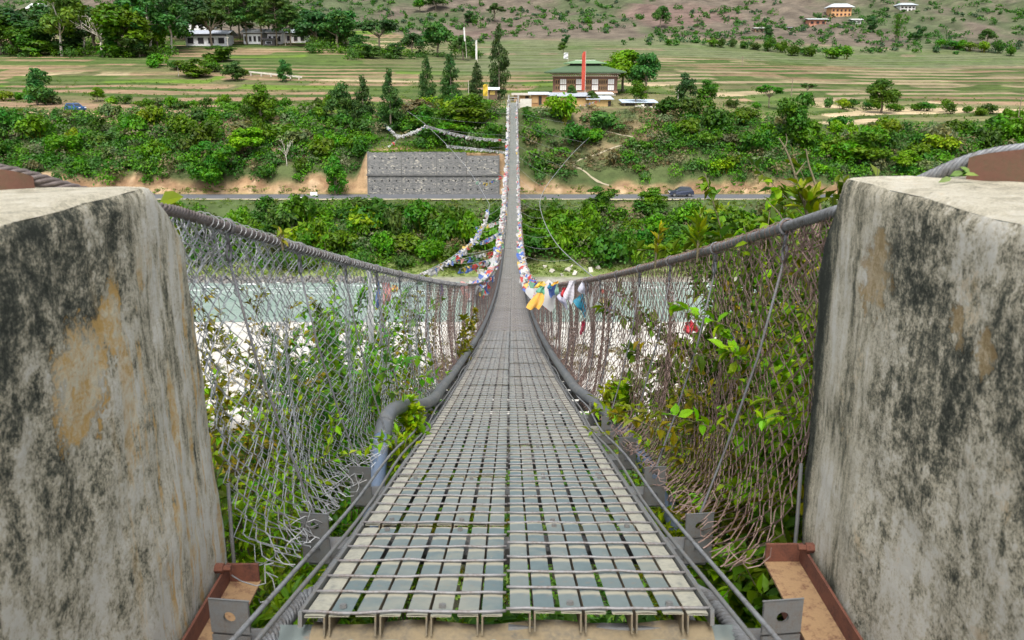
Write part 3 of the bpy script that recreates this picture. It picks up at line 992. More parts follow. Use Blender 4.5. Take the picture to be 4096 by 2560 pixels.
def tree_meshes(kind, seed):
    """unit tree, 1 tall; crown about 1 wide x given proportion: returns trunk mesh, crown mesh"""
    rng = np.random.RandomState(seed)
    tb, cb = MB(), MB()
    barkm = BARK
    if kind == 'broad':
        limb(tb, (0, 0, -0.03), (0.02, 0, 0.45), 0.035, 0.022, rng)
        blobs = []
        for i in range(17):
            a = rng.rand() * 6.283
            h = 0.34 + 0.56 * rng.rand()
            r = 0.40 * math.sin(min(1, (1.05 - h) / 0.6) * 1.57) * (0.35 + 0.65 * rng.rand())
            s = 0.13 + 0.09 * rng.rand()
            c = (r * math.cos(a), r * math.sin(a), h)
            blobs.append((c, (s, s, s * 0.75)))
            if i < 9:
                limb(tb, (0.01, 0, 0.22 + 0.2 * rng.rand()), c, 0.014, 0.004, rng)
        blob_leaves(cb, blobs, 2900, 0.078, rng)
    elif kind == 'bushy':                      # leafy to the ground
        limb(tb, (0, 0, -0.03), (0.0, 0, 0.5), 0.03, 0.015, rng)
        blobs = []
        for i in range(20):
            a = rng.rand() * 6.283
            h = 0.14 + 0.78 * rng.rand()
            r = 0.42 * (0.5 + 0.5 * math.sin(3.0 * (1 - h))) * math.sqrt(rng.rand())
            s = 0.12 + 0.09 * rng.rand()
            c = (r * math.cos(a), r * math.sin(a), h)
            blobs.append((c, (s, s, s * 0.8)))
            if i < 8:
                limb(tb, (0, 0, 0.1 + 0.2 * rng.rand()), c, 0.012, 0.004, rng)
        blob_leaves(cb, blobs, 3000, 0.078, rng)
    elif kind == 'umbrella':
        limb(tb, (0, 0, -0.03), (0.03, 0, 0.5), 0.028, 0.018, rng)
        blobs = []
        for i in range(13):
            a = rng.rand() * 6.283
            r = 0.45 * math.sqrt(rng.rand())
            h = 0.92 - 0.35 * r - 0.22 * rng.rand()
            s = 0.12 + 0.06 * rng.rand()
            c = (r * math.cos(a), r * math.sin(a), h)
            blobs.append((c, (s, s, s * 0.38)))
            limb(tb, (0.02, 0, 0.35 + 0.12 * rng.rand()), c, 0.013, 0.003, rng)
        blob_leaves(cb, blobs, 2200, 0.070, rng, up=0.7)
    elif kind == 'cypress':
        limb(tb, (0, 0, -0.03), (0, 0, 0.85), 0.035, 0.008, rng, wob=0.01)
        blobs = []
        for i in range(46):
            h = 0.06 + 0.90 * (i + rng.rand()) / 46
            w = 0.50 * min(1.0, (1.0 - h) * 1.5 + 0.05) * (0.55 + 0.45 * min(1, h / 0.12))
            a = rng.rand() * 6.283
            r = w * (0.35 + 0.4 * rng.rand())
            s = 0.05 + 0.30 * w
            blobs.append(((r * math.cos(a), r * math.sin(a), h), (s, s, 0.055 + 0.04 * rng.rand())))
        blob_leaves(cb, blobs, 4200, 0.062, rng, 0.5, up=0.9)
    elif kind == 'pine':
        limb(tb, (0, 0, -0.03), (0.01, 0, 0.97), 0.022, 0.005, rng, wob=0.01)
        blobs = []
        for i in range(30):
            h = 0.34 + 0.62 * (i + rng.rand()) / 30
            w = 0.46 * min(1.0, (1.02 - h) * 2.0 + 0.06)
            a = i * 2.4 + rng.rand()
            r = w * (0.45 + 0.5 * rng.rand())
            c = (r * math.cos(a), r * math.sin(a), h)
            blobs.append((c, (0.13, 0.13, 0.05)))
            limb(tb, (0, 0, h - 0.05), c, 0.008, 0.002, rng, 3)
        blob_leaves(cb, blobs, 3200, 0.068, rng, 0.42, up=0.5)
    elif kind == 'eucalyptus':
        barkm = PALE_BARK
        limb(tb, (0, 0, -0.03), (0.03, 0, 0.62), 0.020, 0.010, rng, wob=0.04)
        blobs = []
        for i in range(15):
            a = rng.rand() * 6.283
            h = 0.40 + 0.56 * rng.rand()
            r = 0.33 * (0.3 + 0.7 * rng.rand())
            s = 0.085 + 0.06 * rng.rand()
            c = (r * math.cos(a), r * math.sin(a), h)
            blobs.append((c, (s, s, s * 1.1)))
            if i < 10:
                limb(tb, (0.02, 0, 0.28 + 0.28 * rng.rand()), c, 0.009, 0.003, rng)
        blob_leaves(cb, blobs, 2300, 0.064, rng, 0.5, up=0.1)
    elif kind == 'bare':
        barkm = PALE_BARK
        limb(tb, (0, 0, -0.03), (0.02, 0, 0.5), 0.022, 0.014, rng, wob=0.05)
        for i in range(9):
            a = rng.rand() * 6.283
            e = np.array((0.35 * math.cos(a) * rng.rand(), 0.35 * math.sin(a), 0.62 + 0.36 * rng.rand()))
            P = limb(tb, (0.02, 0, 0.3 + 0.2 * rng.rand()), e, 0.012, 0.003, rng)
            for k in range(3):
                limb(tb, P[2 + k % 3], e + rng.normal(0, 0.1, 3), 0.005, 0.0015, rng, 4)
        e = rng.normal(0, 1, (60, 3)) * (0.16, 0.16, 0.10) + (0, 0, 0.8)
        leaf_cards(cb, e, np.tile((0, 0, 1.0), (60, 1)), 0.05, rng)
    elif kind == 'bamboo':
        blobs = []
        for i in range(11):
            a = rng.rand() * 6.283
            r = 0.18 * rng.rand()
            limb(tb, (r * math.cos(a) * 0.4, r * math.sin(a) * 0.4, -0.02), (r * math.cos(a) * 1.5, r * math.sin(a) * 1.5, 0.9), 0.012, 0.004, rng, wob=0.05)
            for k in range(4):
                h = 0.25 + 0.18 * k + 0.1 * rng.rand()
                blobs.append(((r * 1.6 * math.cos(a), r * 1.6 * math.sin(a), h), (0.09, 0.09, 0.11)))
        blob_leaves(cb, blobs, 1500, 0.06, rng, 0.3, up=0)
    return tb.mesh('trunk', barkm, True), cb.mesh('crown', LEAF)


TREES = {}


def tree(u, vb, vt, w, kind, color, label, cat='tree', name=None, seed=None, d=None, group=None):
    """foot at picture (u, vb) on the ground, top at vt, w wide"""
    p = hit(u, vb) if d is None else gp(at(u, vb, d).x, d)
    h = (at(u, vt, p.y) - at(u, vb, p.y)).z
    key = (kind, (seed if seed is not None else len(label)) % 2)
    if key not in TREES:
        TREES[key] = tree_meshes(kind, 300 + 17 * len(TREES))
    tm, cm = TREES[key]
    e = empty(name or {'cypress': 'cypress_tree', 'pine': 'pine_tree', 'eucalyptus': 'eucalyptus_tree', 'bare': 'bare_tree', 'bamboo': 'bamboo_clump'}.get(kind, 'broadleaf_tree'), p, random.Random(label).random() * 6.28)
    W = px(w, p.y) * (1.25 if vb < 60 and u < 350 else 1.05) / {'cypress': 0.92, 'bamboo': 0.5, 'pine': 1.0, 'eucalyptus': 0.8, 'bare': 0.7}.get(kind, 1.0)
    put('trunk', tm, e, scale=(W, W, h))
    c = put('crown', cm, e, scale=(W, W, h))
    c.color = (*color, 1)
    return tag(e, label, cat, group)


D1, D2, M1, M2, B1, B2, CY, PN, EU = (0.058, 0.125, 0.050), (0.075, 0.150, 0.052), (0.105, 0.205, 0.038), (0.085, 0.18, 0.042), (0.18, 0.30, 0.03), (0.15, 0.275, 0.03), (0.050, 0.105, 0.036), (0.075, 0.130, 0.045), (0.145, 0.21, 0.065)
LT = 'trees behind the upper terraces'
for a in [
    (62, 56, -14, 44, 'eucalyptus', EU, 'tall pale-trunked tree at the top left with open light green crown'),
    (84, 55, 0, 34, 'eucalyptus', M1, 'slender pale double-stemmed tree beside the tall pale-trunked one'),
    (103, 57, 14, 26, 'bare', EU, 'dead-looking pale bare tree at the edge of the upper terrace'),
    (16, 52, 8, 58, 'broad', D1, 'dark rounded tree in the far top left corner'),
    (40, 54, 20, 36, 'bushy', D2, 'dark bushy tree left of the tall pale trunk'),
    (122, 56, 4, 52, 'broad', M1, 'broad light green tree right of the bare pale tree'),
    (150, 54, -6, 46, 'eucalyptus', D2, 'tall dark-crowned tree with a long pale trunk left of the white house'),
    (158, 53, 24, 20, 'broad', B2, 'small bright green tree standing in front of the dark tall trees'),
    (172, 52, -8, 40, 'eucalyptus', D1, 'second tall dark-crowned tree with pale trunk left of the white house'),
    (212, 49, 3, 34, 'umbrella', D2, 'spreading dark tree growing in front of the white house'),
    (195, 40, -6, 44, 'broad', D1, 'tall dark tree behind the white house roof'),
    (232, 44, -10, 34, 'pine', PN, 'leftmost pine of the tall pine cluster right of the white house'),
    (247, 45, -14, 34, 'pine', PN, 'second pine from the left in the tall pine cluster'),
    (262, 45, -14, 34, 'pine', PN, 'middle pine of the tall pine cluster'),
    (277, 46, -8, 32, 'pine', PN, 'fourth pine from the left in the tall pine cluster'),
    (291, 46, 4, 26, 'pine', PN, 'rightmost and lowest pine of the tall pine cluster'),
    (316, 47, 12, 34, 'broad', D1, 'dark round tree just right of the pine cluster'),
    (338, 49, 11, 36, 'broad', D2, 'dark tree between the pine cluster and the umbrella tree'),
    (379, 52, 14, 38, 'umbrella', D1, 'flat-topped dark umbrella tree above the green terraces'),
    (357, 54, 34, 30, 'bushy', D2, 'low dark bushy tree under the flat-topped umbrella tree'),
    (412, 56, 32, 24, 'broad', D1, 'dark tree left of the leaning bare-limbed one'),
    (438, 57, 20, 32, 'broad', D2, 'tall dark tree with bare limbs left of the white flag poles'),
    (463, 60, 34, 22, 'broad', D2, 'small dark tree right beside the white flag poles'),
    (222, 62, 45, 34, 'bushy', M2, 'rounded green tree below the white house at the terrace'),
    (192, 78, 58, 36, 'bushy', M1, 'light green bushy tree in the middle of the left terraces'),
    (236, 80, 62, 24, 'bushy', D2, 'dark bushy tree next to the irrigation channel'),
    (284, 82, 60, 16, 'bushy', D2, 'dark upright tree in front of the irrigation channel'),
    (38, 105, 67, 34, 'bushy', D2, 'dark tall shrubby tree above the dirt track at far left'),
    (98, 102, 87, 16, 'broad', B2, 'small bright tree right above the blue car'),
    (262, 128, 86, 34, 'bushy', M1, 'tall leafy tree at the bank edge left of the young cypresses'),
    (250, 158, 128, 42, 'broad', B1, 'yellow green spreading tree on the bank above the road'),
    (215, 186, 140, 46, 'bushy', M2, 'large round green tree on the bank above the road at left'),
    (287, 166, 138, 13, 'bare', EU, 'thin bare white tree on the left bank above the road'),
    (391, 132, 70, 27, 'cypress', CY, 'cypress second from left, on the bank edge left of the bridge end'),
    (364, 126, 76, 25, 'cypress', CY, 'leftmost cypress on the bank edge'),
    (343, 124, 84, 30, 'bushy', D2, 'dark leafy tree left of the row of cypresses'),
    (427, 106, 54, 17, 'cypress', CY, 'narrow cypress third from left, below the leaning tree'),
    (451, 103, 52, 22, 'cypress', CY, 'broad cypress fourth from left near the bridge end'),
    (477, 96, 62, 16, 'cypress', CY, 'small cypress between two larger ones near the bridge end'),
    (499, 99, 25, 23, 'cypress', CY, 'tallest cypress, right next to the far bridge end'),
    (470, 128, 96, 54, 'bushy', M1, 'broad light green tree on the bank below the tallest cypress'),
    (425, 130, 106, 40, 'bushy', M2, 'bushy green tree on the bank left of the bridge end'),
    (448, 146, 122, 40, 'umbrella', M1, 'feathery green tree on the bank above the retaining wall'),
    (490, 150, 122, 26, 'bushy', M2, 'bushy tree on the bank close to the left side of the bridge'),
    (336, 196, 158, 26, 'bushy', M2, 'bushy tree at the left end of the retaining wall'),
    (622, 92, 49, 46, 'broad', B2, 'big bright green round tree at the right end of the temple', 'tree', None, 3, 193.0),
    (645, 100, 59, 32, 'broad', D2, 'darker green tree right behind the big bright temple tree', 'tree', None, 4, 186.0),
    (636, 106, 80, 22, 'broad', M1, 'smaller light green tree in front of the big temple tree'),
    (684, 105, 74, 22, 'bushy', D1, 'dark tree left of a pair beside the right fields'),
    (706, 105, 80, 24, 'bushy', M2, 'greener tree right of a pair beside the right fields'),
    (769, 108, 81, 24, 'umbrella', M2, 'small umbrella-shaped tree standing alone in the straw fields'),
    (807, 96, 81, 16, 'umbrella', D2, 'small dark umbrella tree far back in the straw fields'),
    (881, 113, 79, 36, 'broad', M2, 'rounded tree with open crown in the right fields'),
    (798, 150, 91, 46, 'bushy', M2, 'tall leafy tree on the bank edge at the right'),
    (860, 163, 130, 56, 'bushy', M1, 'wide dense shrubby tree on the right bank'),
    (904, 172, 150, 30, 'broad', B2, 'low bright green tree on the right bank above the concrete wall'),
    (918, 40, 25, 13, 'bushy', D1, 'dark round tree on the hillside below the small white house'),
    (871, 31, 16, 13, 'bushy', D1, 'dark round tree right of the ochre manor on the hillside'),
    (768, 37, 25, 11, 'bushy', D1, 'dark round tree below the long low house on the hillside'),
    (896, 42, 13, 12, 'bamboo', M2, 'tall bamboo clump on the hillside below the small white house'),
    (987, 45, 28, 16, 'broad', D2, 'dark tree on the hillside near the right picture edge'),
    (469, 23, 11, 13, 'bushy', D1, 'small dark round tree on the hillside above the white flag poles'),
    (495, 22, 2, 18, 'umbrella', D2, 'small spreading tree on the hillside above the tallest cypress'),
    (566, 43, 34, 9, 'bushy', D1, 'tiny dark tree at the foot of the hillside above the temple'),
    (563, 53, 42, 10, 'broad', M2, 'tiny green tree in the field above the temple roof'),
    (660, 28, 5, 18, 'broad', D2, 'dark tree on the hillside ridge right of the temple'),
    (436, 10, -6, 20, 'broad', D2, 'dark tree at the top edge above the umbrella tree'),
    (420, 12, -4, 14, 'broad', M2, 'green tree at the top edge left of another dark one'),
    (526, 116, 106, 12, 'bushy', M2, 'small leafy tree beside the steps at the far bridge end'),
    (558, 104, 94, 10, 'bushy', D2, 'grey green shrubby tree between wooden hut and long shed'),
    (592, 106, 90, 12, 'broad', D2, 'small dark tree in front of the long ochre shed'),
    (572, 103, 84, 10, 'broad', D2, 'slim dark tree behind the roof of the long ochre shed'),
    (652, 210, 189, 34, 'bushy', M1, 'light green tree by the road just left of the dark car'),
    (600, 212, 186, 34, 'bushy', M2, 'green roadside tree right of the bridge'),
]:
    tree(*a)
for i, (u, vb, vt, w, kind, c, lab) in enumerate([
    (2, 54, 14, 44, 'broad', M2, 'leafy tree cut by the left picture edge'), (30, 56, 26, 34, 'bushy', M2, 'low bushy tree in front of the dark far left trees'), (52, 50, 4, 40, 'broad', D2, 'dark crown directly behind the tall pale trunk'),
    (74, 54, 26, 34, 'bushy', D1, 'dark bushy tree between the two pale trunks'), (96, 50, 6, 40, 'broad', D2, 'dark round crown behind the bare pale tree'), (112, 57, 34, 30, 'bushy', M2, 'low green bush-like tree right under the bare pale tree'),
    (136, 50, 0, 44, 'broad', D1, 'dark crown between the light green tree and the tall pale trunks'), (140, 57, 36, 28, 'bushy', D2, 'low dark bushy tree on the terrace edge left of the small bright tree'), (164, 48, 8, 40, 'broad', M2, 'mid green crown between the two tall pale trunks by the white house'),
    (184, 40, -8, 36, 'broad', D2, 'dark crown left behind the white house'), (222, 38, -10, 40, 'pine', PN, 'pine rising behind the right end of the white house'), (240, 39, -16, 40, 'pine', PN, 'tallest pine in the back row of the cluster'), (270, 40, -14, 40, 'pine', PN, 'dense pine in the back row right of the tallest'),
    (284, 41, -2, 34, 'pine', PN, 'shorter pine closing the back row at its right end'), (312, 42, 10, 30, 'broad', D1, 'dark crown behind the light blue roofed house'), (328, 46, 20, 30, 'bushy', D1, 'low dark tree between the two dark round trees'), (346, 44, 10, 34, 'broad', D2, 'dark crown left of the flat-topped umbrella tree'),
    (368, 58, 44, 26, 'bushy', D2, 'low dark bush tree on the bright green terrace edge, left'), (394, 58, 44, 26, 'bushy', D1, 'low dark bush tree on the bright green terrace edge, right')]):
    tree(u, vb, vt, w, kind, c, lab, group='wood behind the left terraces', seed=i)

# ------------------------------------------------------------------ suspension bridge
def zd(d):
    return -0.8388 - 0.2864 * d + 0.00172 * d * d


def xcen(d):
    return np.interp(d, [0, 2, 12, 25, 45, 90, 156], [-0.016, -0.016, -0.045, -0.05, -0.01, 0.10, 0.27])


def half(d):
    return np.interp(d, [0, 2.4, 4, 6, 8, 11, 15, 20, 160], [1.0, 1.0, 0.985, 0.93, 0.86, 0.78, 0.71, 0.68, 0.68])


RAIL = 1.18


def zc(d):
    d = np.asarray(d, float)
    return zd(d) + RAIL


def cable_pt(d, s):
    return np.stack([xcen(d) + s * half(d), d + 0 * d, zc(d)], -1)


bridge = empty('suspension_bridge', (0, 2.0, -1.45))
tag(bridge, 'long footbridge of steel deck panels hung between wire cables with mesh sides', 'footbridge')
BO = -Vector(bridge.location)


def bpart(b, name, m, parent=None, smooth_=False):
    o = b.build(name, m, parent or bridge, smooth_)
    if parent is None:
        o.location = BO
    return o


def smoothpath(P, k=12):
    P = np.asarray(P, float)
    Q = np.vstack([2 * P[0] - P[1], P, 2 * P[-1] - P[-2]])
    out = []
    for i in range(1, len(Q) - 2):
        t = np.linspace(0, 1, k, endpoint=False)[:, None]
        a, b_, c, e = Q[i - 1], Q[i], Q[i + 1], Q[i + 2]
        out.append(0.5 * (2 * b_ + (c - a) * t + (2 * a - 5 * b_ + 4 * c - e) * t ** 2 + (3 * b_ - a - 3 * c + e) * t ** 3))
    out.append(P[-1:])
    return np.concatenate(out)


def rope(b, P, R, lay=0.12, strands=6, seg=9, n=5):
    """laid wire rope: strands twisted round the line P"""
    P = np.asarray(P, float)
    s = np.concatenate([[0], np.cumsum(np.linalg.norm(np.diff(P, axis=0), axis=1))])
    q = np.arange(0, s[-1], lay / seg)
    Q = np.stack([np.interp(q, s, P[:, i]) for i in range(3)], -1)
    T = np.gradient(Q, axis=0)
    T /= np.linalg.norm(T, axis=1)[:, None]
    A = np.cross(T, (0, 0, 1.0))
    A /= np.linalg.norm(A, axis=1)[:, None]
    B = np.cross(A, T)
    for k in range(strands):
        th = 2 * math.pi * (q / lay + k / strands)
        C = Q + (np.cos(th)[:, None] * A + np.sin(th)[:, None] * B) * R * 0.66
        b.tube(C, R * 0.335, n, False)
    b.tube(Q[::4], R * 0.45, 6, False)


# --- arc-length rows of the deck
dq = np.linspace(2.03, 156, 6000)
sq = np.concatenate([[0], np.cumsum(np.hypot(np.diff(dq), np.diff(zd(dq))))])
ROWS = np.interp(np.arange(0, int(sq[-1]) + 1), sq, dq)
NROW = len(ROWS) - 1
SLATW, GT, GD, PLEN = 0.0575, 0.009, 0.0165, 0.985
offs = [0.004]
for k in range(7):
    offs.append(offs[-1] + SLATW + (GD if k % 2 else GT))
HALFW = offs[-1] + SLATW + 0.004


def slat_mb(b, x0, leg, mt=0, ml=1, legd=0.055):
    b.box(x0, x0 + SLATW, 0, PLEN, -0.004, 0.0, mat=mt)
    if leg > 0:
        b.box(x0 + SLATW - 0.0045, x0 + SLATW + 0.0, 0.002, PLEN - 0.002, -legd, -0.004, mat=ml)
    elif leg < 0:
        b.box(x0, x0 + 0.0045, 0.002, PLEN - 0.002, -legd, -0.004, mat=ml)
    return b


def slat_mesh(leg, top):
    b = MB()
    x = np.linspace(0, SLATW, 4)
    y = np.linspace(0, PLEN, 15)
    YY, XX = np.meshgrid(y, x, indexing='ij')
    z = -0.0018 * (np.abs(XX / SLATW - 0.5) > 0.4) + 0.0012 * np.sin(YY * 14 + leg)
    b.grid(np.stack([XX, YY, z], -1))
    b.box(0.001, SLATW - 0.001, 0.0005, PLEN - 0.0005, -0.005, -0.0035)
    lx = SLATW - 0.0045 if leg > 0 else 0
    b.box(lx, lx + 0.0045, 0.002, PLEN - 0.002, -0.058, -0.004, mat=1)
    return b.mesh('slat', [top, LEG])


SL = {(g, e): slat_mesh(g, SLAT_E if e else SLAT) for g in (1, -1) for e in (0, 1)}


def rod_mesh(seed):
    r = np.random.RandomState(seed)
    b = MB()
    x = np.linspace(-0.004, HALFW + 0.006, 12)
    b.tube(np.stack([x, 0.0055 * np.sin(x * (5 + 2 * seed) + seed) + r.normal(0, 0.0014, 12), 0.0055 + 0.002 * np.sin(x * 13 + seed) ** 2 + r.normal(0, 0.0008, 12)], -1), 0.0044, 6)
    return b.mesh('cross_rod', ROD, True)


RODS = [rod_mesh(i) for i in range(9)]
# near panel: edge bar, two under-bars and bolt heads; far panel: everything in one mesh
b = MB()
b.box(-0.013, -0.002, 0, PLEN, -0.035, 0.010)
b.box(0, HALFW, 0.05, 0.085, -0.075, -0.060)
b.box(0, HALFW, 0.86, 0.895, -0.075, -0.060)
for bx in (0.10, 0.38):
    b.tube([(bx, 0.06, 0.0), (bx, 0.06, 0.011)], 0.011, 6)
    b.tube([(bx, 0.93, 0.0), (bx, 0.93, 0.011)], 0.011, 6)
PANEL_NEAR = b.mesh('deck_panel', GALV)
b = MB()
b.box(-0.013, -0.002, 0, PLEN, -0.035, 0.010)
for k in range(8):
    slat_mb(b, offs[k], 1 if k % 2 == 0 else -1, 1 if k else 2, 3)
for j in range(6):
    y = 0.012 + j * PLEN / 6
    b.tube([(0, y, 0.0055), (HALFW, y, 0.0055)], 0.0055, 4, False, mat=4)
PANEL_FAR = b.mesh('deck_panel', [GALV, SLAT, SLAT_E, LEG, ROD])
NEAR_ROWS = 18
rj = random.Random(3)
for i in range(NROW):
    d0, d1 = float(ROWS[i]), float(ROWS[i + 1])
    p0 = Vector((float(xcen(d0)), d0, float(zd(d0))))
    p1 = Vector((float(xcen(d1)), d1, float(zd(d1))))
    ang = math.atan2(p1.z - p0.z, d1 - d0)
    yaw = -math.atan2(p1.x - p0.x, d1 - d0)
    for s in (-1, 1):
        me = PANEL_NEAR if i < NEAR_ROWS else PANEL_FAR
        # panel local x runs from the outer edge to the centre seam
        jz = rj.uniform(-0.007, 0.005)
        o = put('deck_panel', me, bridge, p0 + BO + Vector((s * (HALFW + 0.006 + rj.uniform(-0.001, 0.002)), 0, jz)), (ang + rj.uniform(-0.006, 0.006), rj.uniform(-0.010, 0.010), yaw + rj.uniform(-0.003, 0.003)), (-s, 1, 1))
        if i < NEAR_ROWS:
            for k in range(8):
                put('slat', SL[(1 if k % 2 == 0 else -1, 0 if k else 1)], o, (offs[k], rj.uniform(-0.003, 0.003), rj.uniform(-0.0016, 0.0012)))
            for j in range(6):
                put('cross_rod', RODS[(i * 5 + j * 2 + s) % 9], o, (0, 0.012 + j * PLEN / 6 + rj.uniform(-0.007, 0.007), 0.0005), (0, 0, rj.uniform(-0.011, 0.011)))

# --- crossbeams with hanger brackets
def beam_mesh(full):
    b = MB()
    b.box(-0.78, 0.78, -0.045, 0.045, -0.155, -0.085)
    if not full:
        for s in (-1, 1):
            b.box(s * 0.74 - 0.045, s * 0.74 + 0.045, -0.05, -0.046, -0.12, 0.05)
    return b.mesh('crossbeam', GALV)


BEAM_N, BEAM_F = beam_mesh(True), beam_mesh(False)
b = MB()
# plate with a round hole: ring of quads to the square edge
th = np.linspace(0, 2 * math.pi, 17)[:-1]
sqr = np.stack([np.cos(th), np.sin(th)], 1)
sqr = sqr / np.abs(sqr).max(1)[:, None] * np.array((0.055, 0.05))
hol = np.stack([np.cos(th), np.sin(th)], 1) * 0.017
for cz_, hh in ((0.0, 1.0), (-0.105, 1.0)):
    for y in (0.0, 0.008):
        vv = np.concatenate([np.stack([sqr[:, 0], np.full(16, y), sqr[:, 1] * hh + cz_], -1), np.stack([hol[:, 0], np.full(16, y), hol[:, 1] + cz_], -1)])
        b.add(vv, [(i, (i + 1) % 16, 16 + (i + 1) % 16, 16 + i) for i in range(16)])
b.box(-0.06, 0.06, 0.0, 0.06, -0.162, -0.156)
b.box(-0.058, 0.058, 0.003, 0.008, 0.049, 0.052)
BRK = b.mesh('bracket', GALV)
for i in range(NROW + 1):
    d0 = float(ROWS[i])
    o = put('crossbeam', BEAM_N if i < 14 else BEAM_F, bridge, Vector((float(xcen(d0)), d0 + 0.01, float(zd(d0)))) + BO)
    if i < 14:
        for s in (-1, 1):
            put('bracket', BRK, o, (s * 0.745, -0.055, 0.02), (0, 0, s * 0.12))

# --- hangers
def hanger(d, s, near):
    top = np.array(cable_pt(np.array([d]), s)[0])
    bot = np.array((float(xcen(d)) + s * 0.755, d, float(zd(d)) + 0.02))
    b = MB()
    if near:
        # strap round the cable, linked eye, then the rod with a hook at its foot
        th = np.linspace(0, 2 * math.pi, 13)
        b.tube(np.stack([top[0] + 0.027 * np.cos(th), np.full(13, d), top[2] + 0.027 * np.sin(th)], -1), 0.006, 5, False)
        b.tube([top + (0, 0, -0.026), top + (0, 0.004, -0.07)], 0.008, 5)
        c = top + (0, 0, -0.095)
        b.tube(np.stack([np.full(13, c[0]), c[1] + 0.022 * np.cos(th), c[2] + 0.028 * np.sin(th)], -1), 0.0055, 5, False)
        k = (top - bot)
        up = c + (0, 0, -0.03)
        P = [up, up + (bot - up) * 0.35 + (s * 0.02, 0, 0), up + (bot - up) * 0.7 + (s * 0.015, 0.01, 0), bot + (0, 0, 0.03), bot + (0, -0.02, 0.0), bot + (0, -0.03, 0.02)]
        b.tube(P, 0.0048, 6)
    else:
        b.tube([top, bot], 0.0055, 4, False)
    return b


far_h = None
for i in range(0, NROW + 1):
    d = float(ROWS[i])
    for s in (-1, 1):
        if i < 22:
            dd_ = d + (0.42 if i == 0 else 0.0)
            if i == 0:
                continue
            o = bpart(hanger(dd_, s, i < 12), 'hanger_rod', HANG, smooth_=i < 12)
        else:
            if far_h is None:
                bb = MB()
                bb.tube([(0.68, 0, RAIL), (0.755, 0, 0.02)], 0.008, 4, False)
                far_h = bb.mesh('hanger_rod', HANG)
            put('hanger_rod', far_h, bridge, Vector((float(xcen(d)), d, float(zd(d)))) + BO, None, (s, 1, 1))

# --- handrail cables, deck cables, side ropes; the handrail cables splay out over the wall tops
LEAD = {-1: [(-1.75, 1.80, -0.19), (-1.50, 1.95, -0.185), (-1.27, 2.10, -0.212), (-1.12, 2.25, -0.290), (-1.02, 2.42, -0.350)],
        1: [(1.75, 1.88, -0.15), (1.46, 2.06, -0.15), (1.25, 2.25, -0.188), (1.11, 2.40, -0.290), (1.02, 2.50, -0.355)]}
for s in (-1, 1):
    b = MB()
    dn = np.linspace(2.6, 9.0, 80)
    lead = smoothpath(LEAD[s] + [tuple(cable_pt(np.array([q]), s)[0]) for q in (2.6, 2.75)], 10)[:-10]
    rope(b, np.concatenate([lead, cable_pt(dn[1:], s)]), 0.0195, 0.105 if s > 0 else 0.15, 6, 9, 5)
    df = np.concatenate([np.linspace(8.98, 20, 30), np.linspace(21, 157, 120)])
    b.tube(cable_pt(df, s), 0.019, 6)
    bpart(b, 'handrail_cable', ROPE if s > 0 else ROPE_D, smooth_=True)
    for x, dz, R in ((0.615, -0.062, 0.025), (0.52, -0.10, 0.025)):
        b = MB()
        dn = np.linspace(1.1, 4.0, 40)
        P = np.stack([xcen(dn) + s * (x + 0.02 * (4 - dn) * (dn < 2.4)), dn, zd(dn) + dz - 0.02], -1)
        rope(b, P, R, 0.16, 6, 9, 5)
        df = np.linspace(3.98, 156.5, 150)
        b.tube(np.stack([xcen(df) + s * x, df, zd(df) + dz - 0.02], -1), R, 6)
        bpart(b, 'deck_cable', ROPE, smooth_=True)
    for x, dz in ((0.655, 0.025), (0.60, 0.012)):
        b = MB()
        dn = np.concatenate([np.linspace(1.5, 30, 90), np.linspace(31, 156, 100)])
        P = np.stack([xcen(dn) + s * (x + 0.028 * np.maximum(0, 2.6 - dn) + 0.010 * np.sin(dn * 2.1 + x * 9)), dn, zd(dn) + dz + 0.012 * np.sin(dn * 3.14)], -1)
        b.tube(P, 0.0075, 6)
        bpart(b, 'side_rope', ROPE if x > 0.62 else GALV, smooth_=True)


# --- chain-link sides: bent wires, hooked into their neighbours
def sheet(s, d, h):
    """point of the mesh side at distance d, h = 0 at the cable, 1 at the deck edge"""
    top = np.stack([xcen(d) + s * half(d), d, zc(d) - 0.012], -1)
    bx = np.interp(d, [2.2, 3.0, 4.0, 5.8, 7.0, 20], [0.84, 0.82, 0.89, 0.89, 0.77, 0.73])
    bot = np.stack([xcen(d) + s * bx, d, zd(d) - 0.03], -1)
    P = top + (bot - top) * h[..., None]
    bul = np.sin(np.pi * h) * (0.05 + 0.035 * np.sin(d * 2.3 + s) + 0.03 * np.sin(d * 5.1))
    P[..., 0] += s * bul
    P[..., 0] += s * 0.012 * np.sin(d * 11 + h * 7) * np.sin(np.pi * h)
    P[..., 1] += 0.035 * np.sin(h * 6 + d * 1.7) * np.minimum(1, d / 4) * np.sin(np.pi * h)
    # slack foot curls in under the deck edge
    P[..., 0] -= s * 0.10 * np.clip((h - 0.88) / 0.12, 0, 1) ** 2
    return P


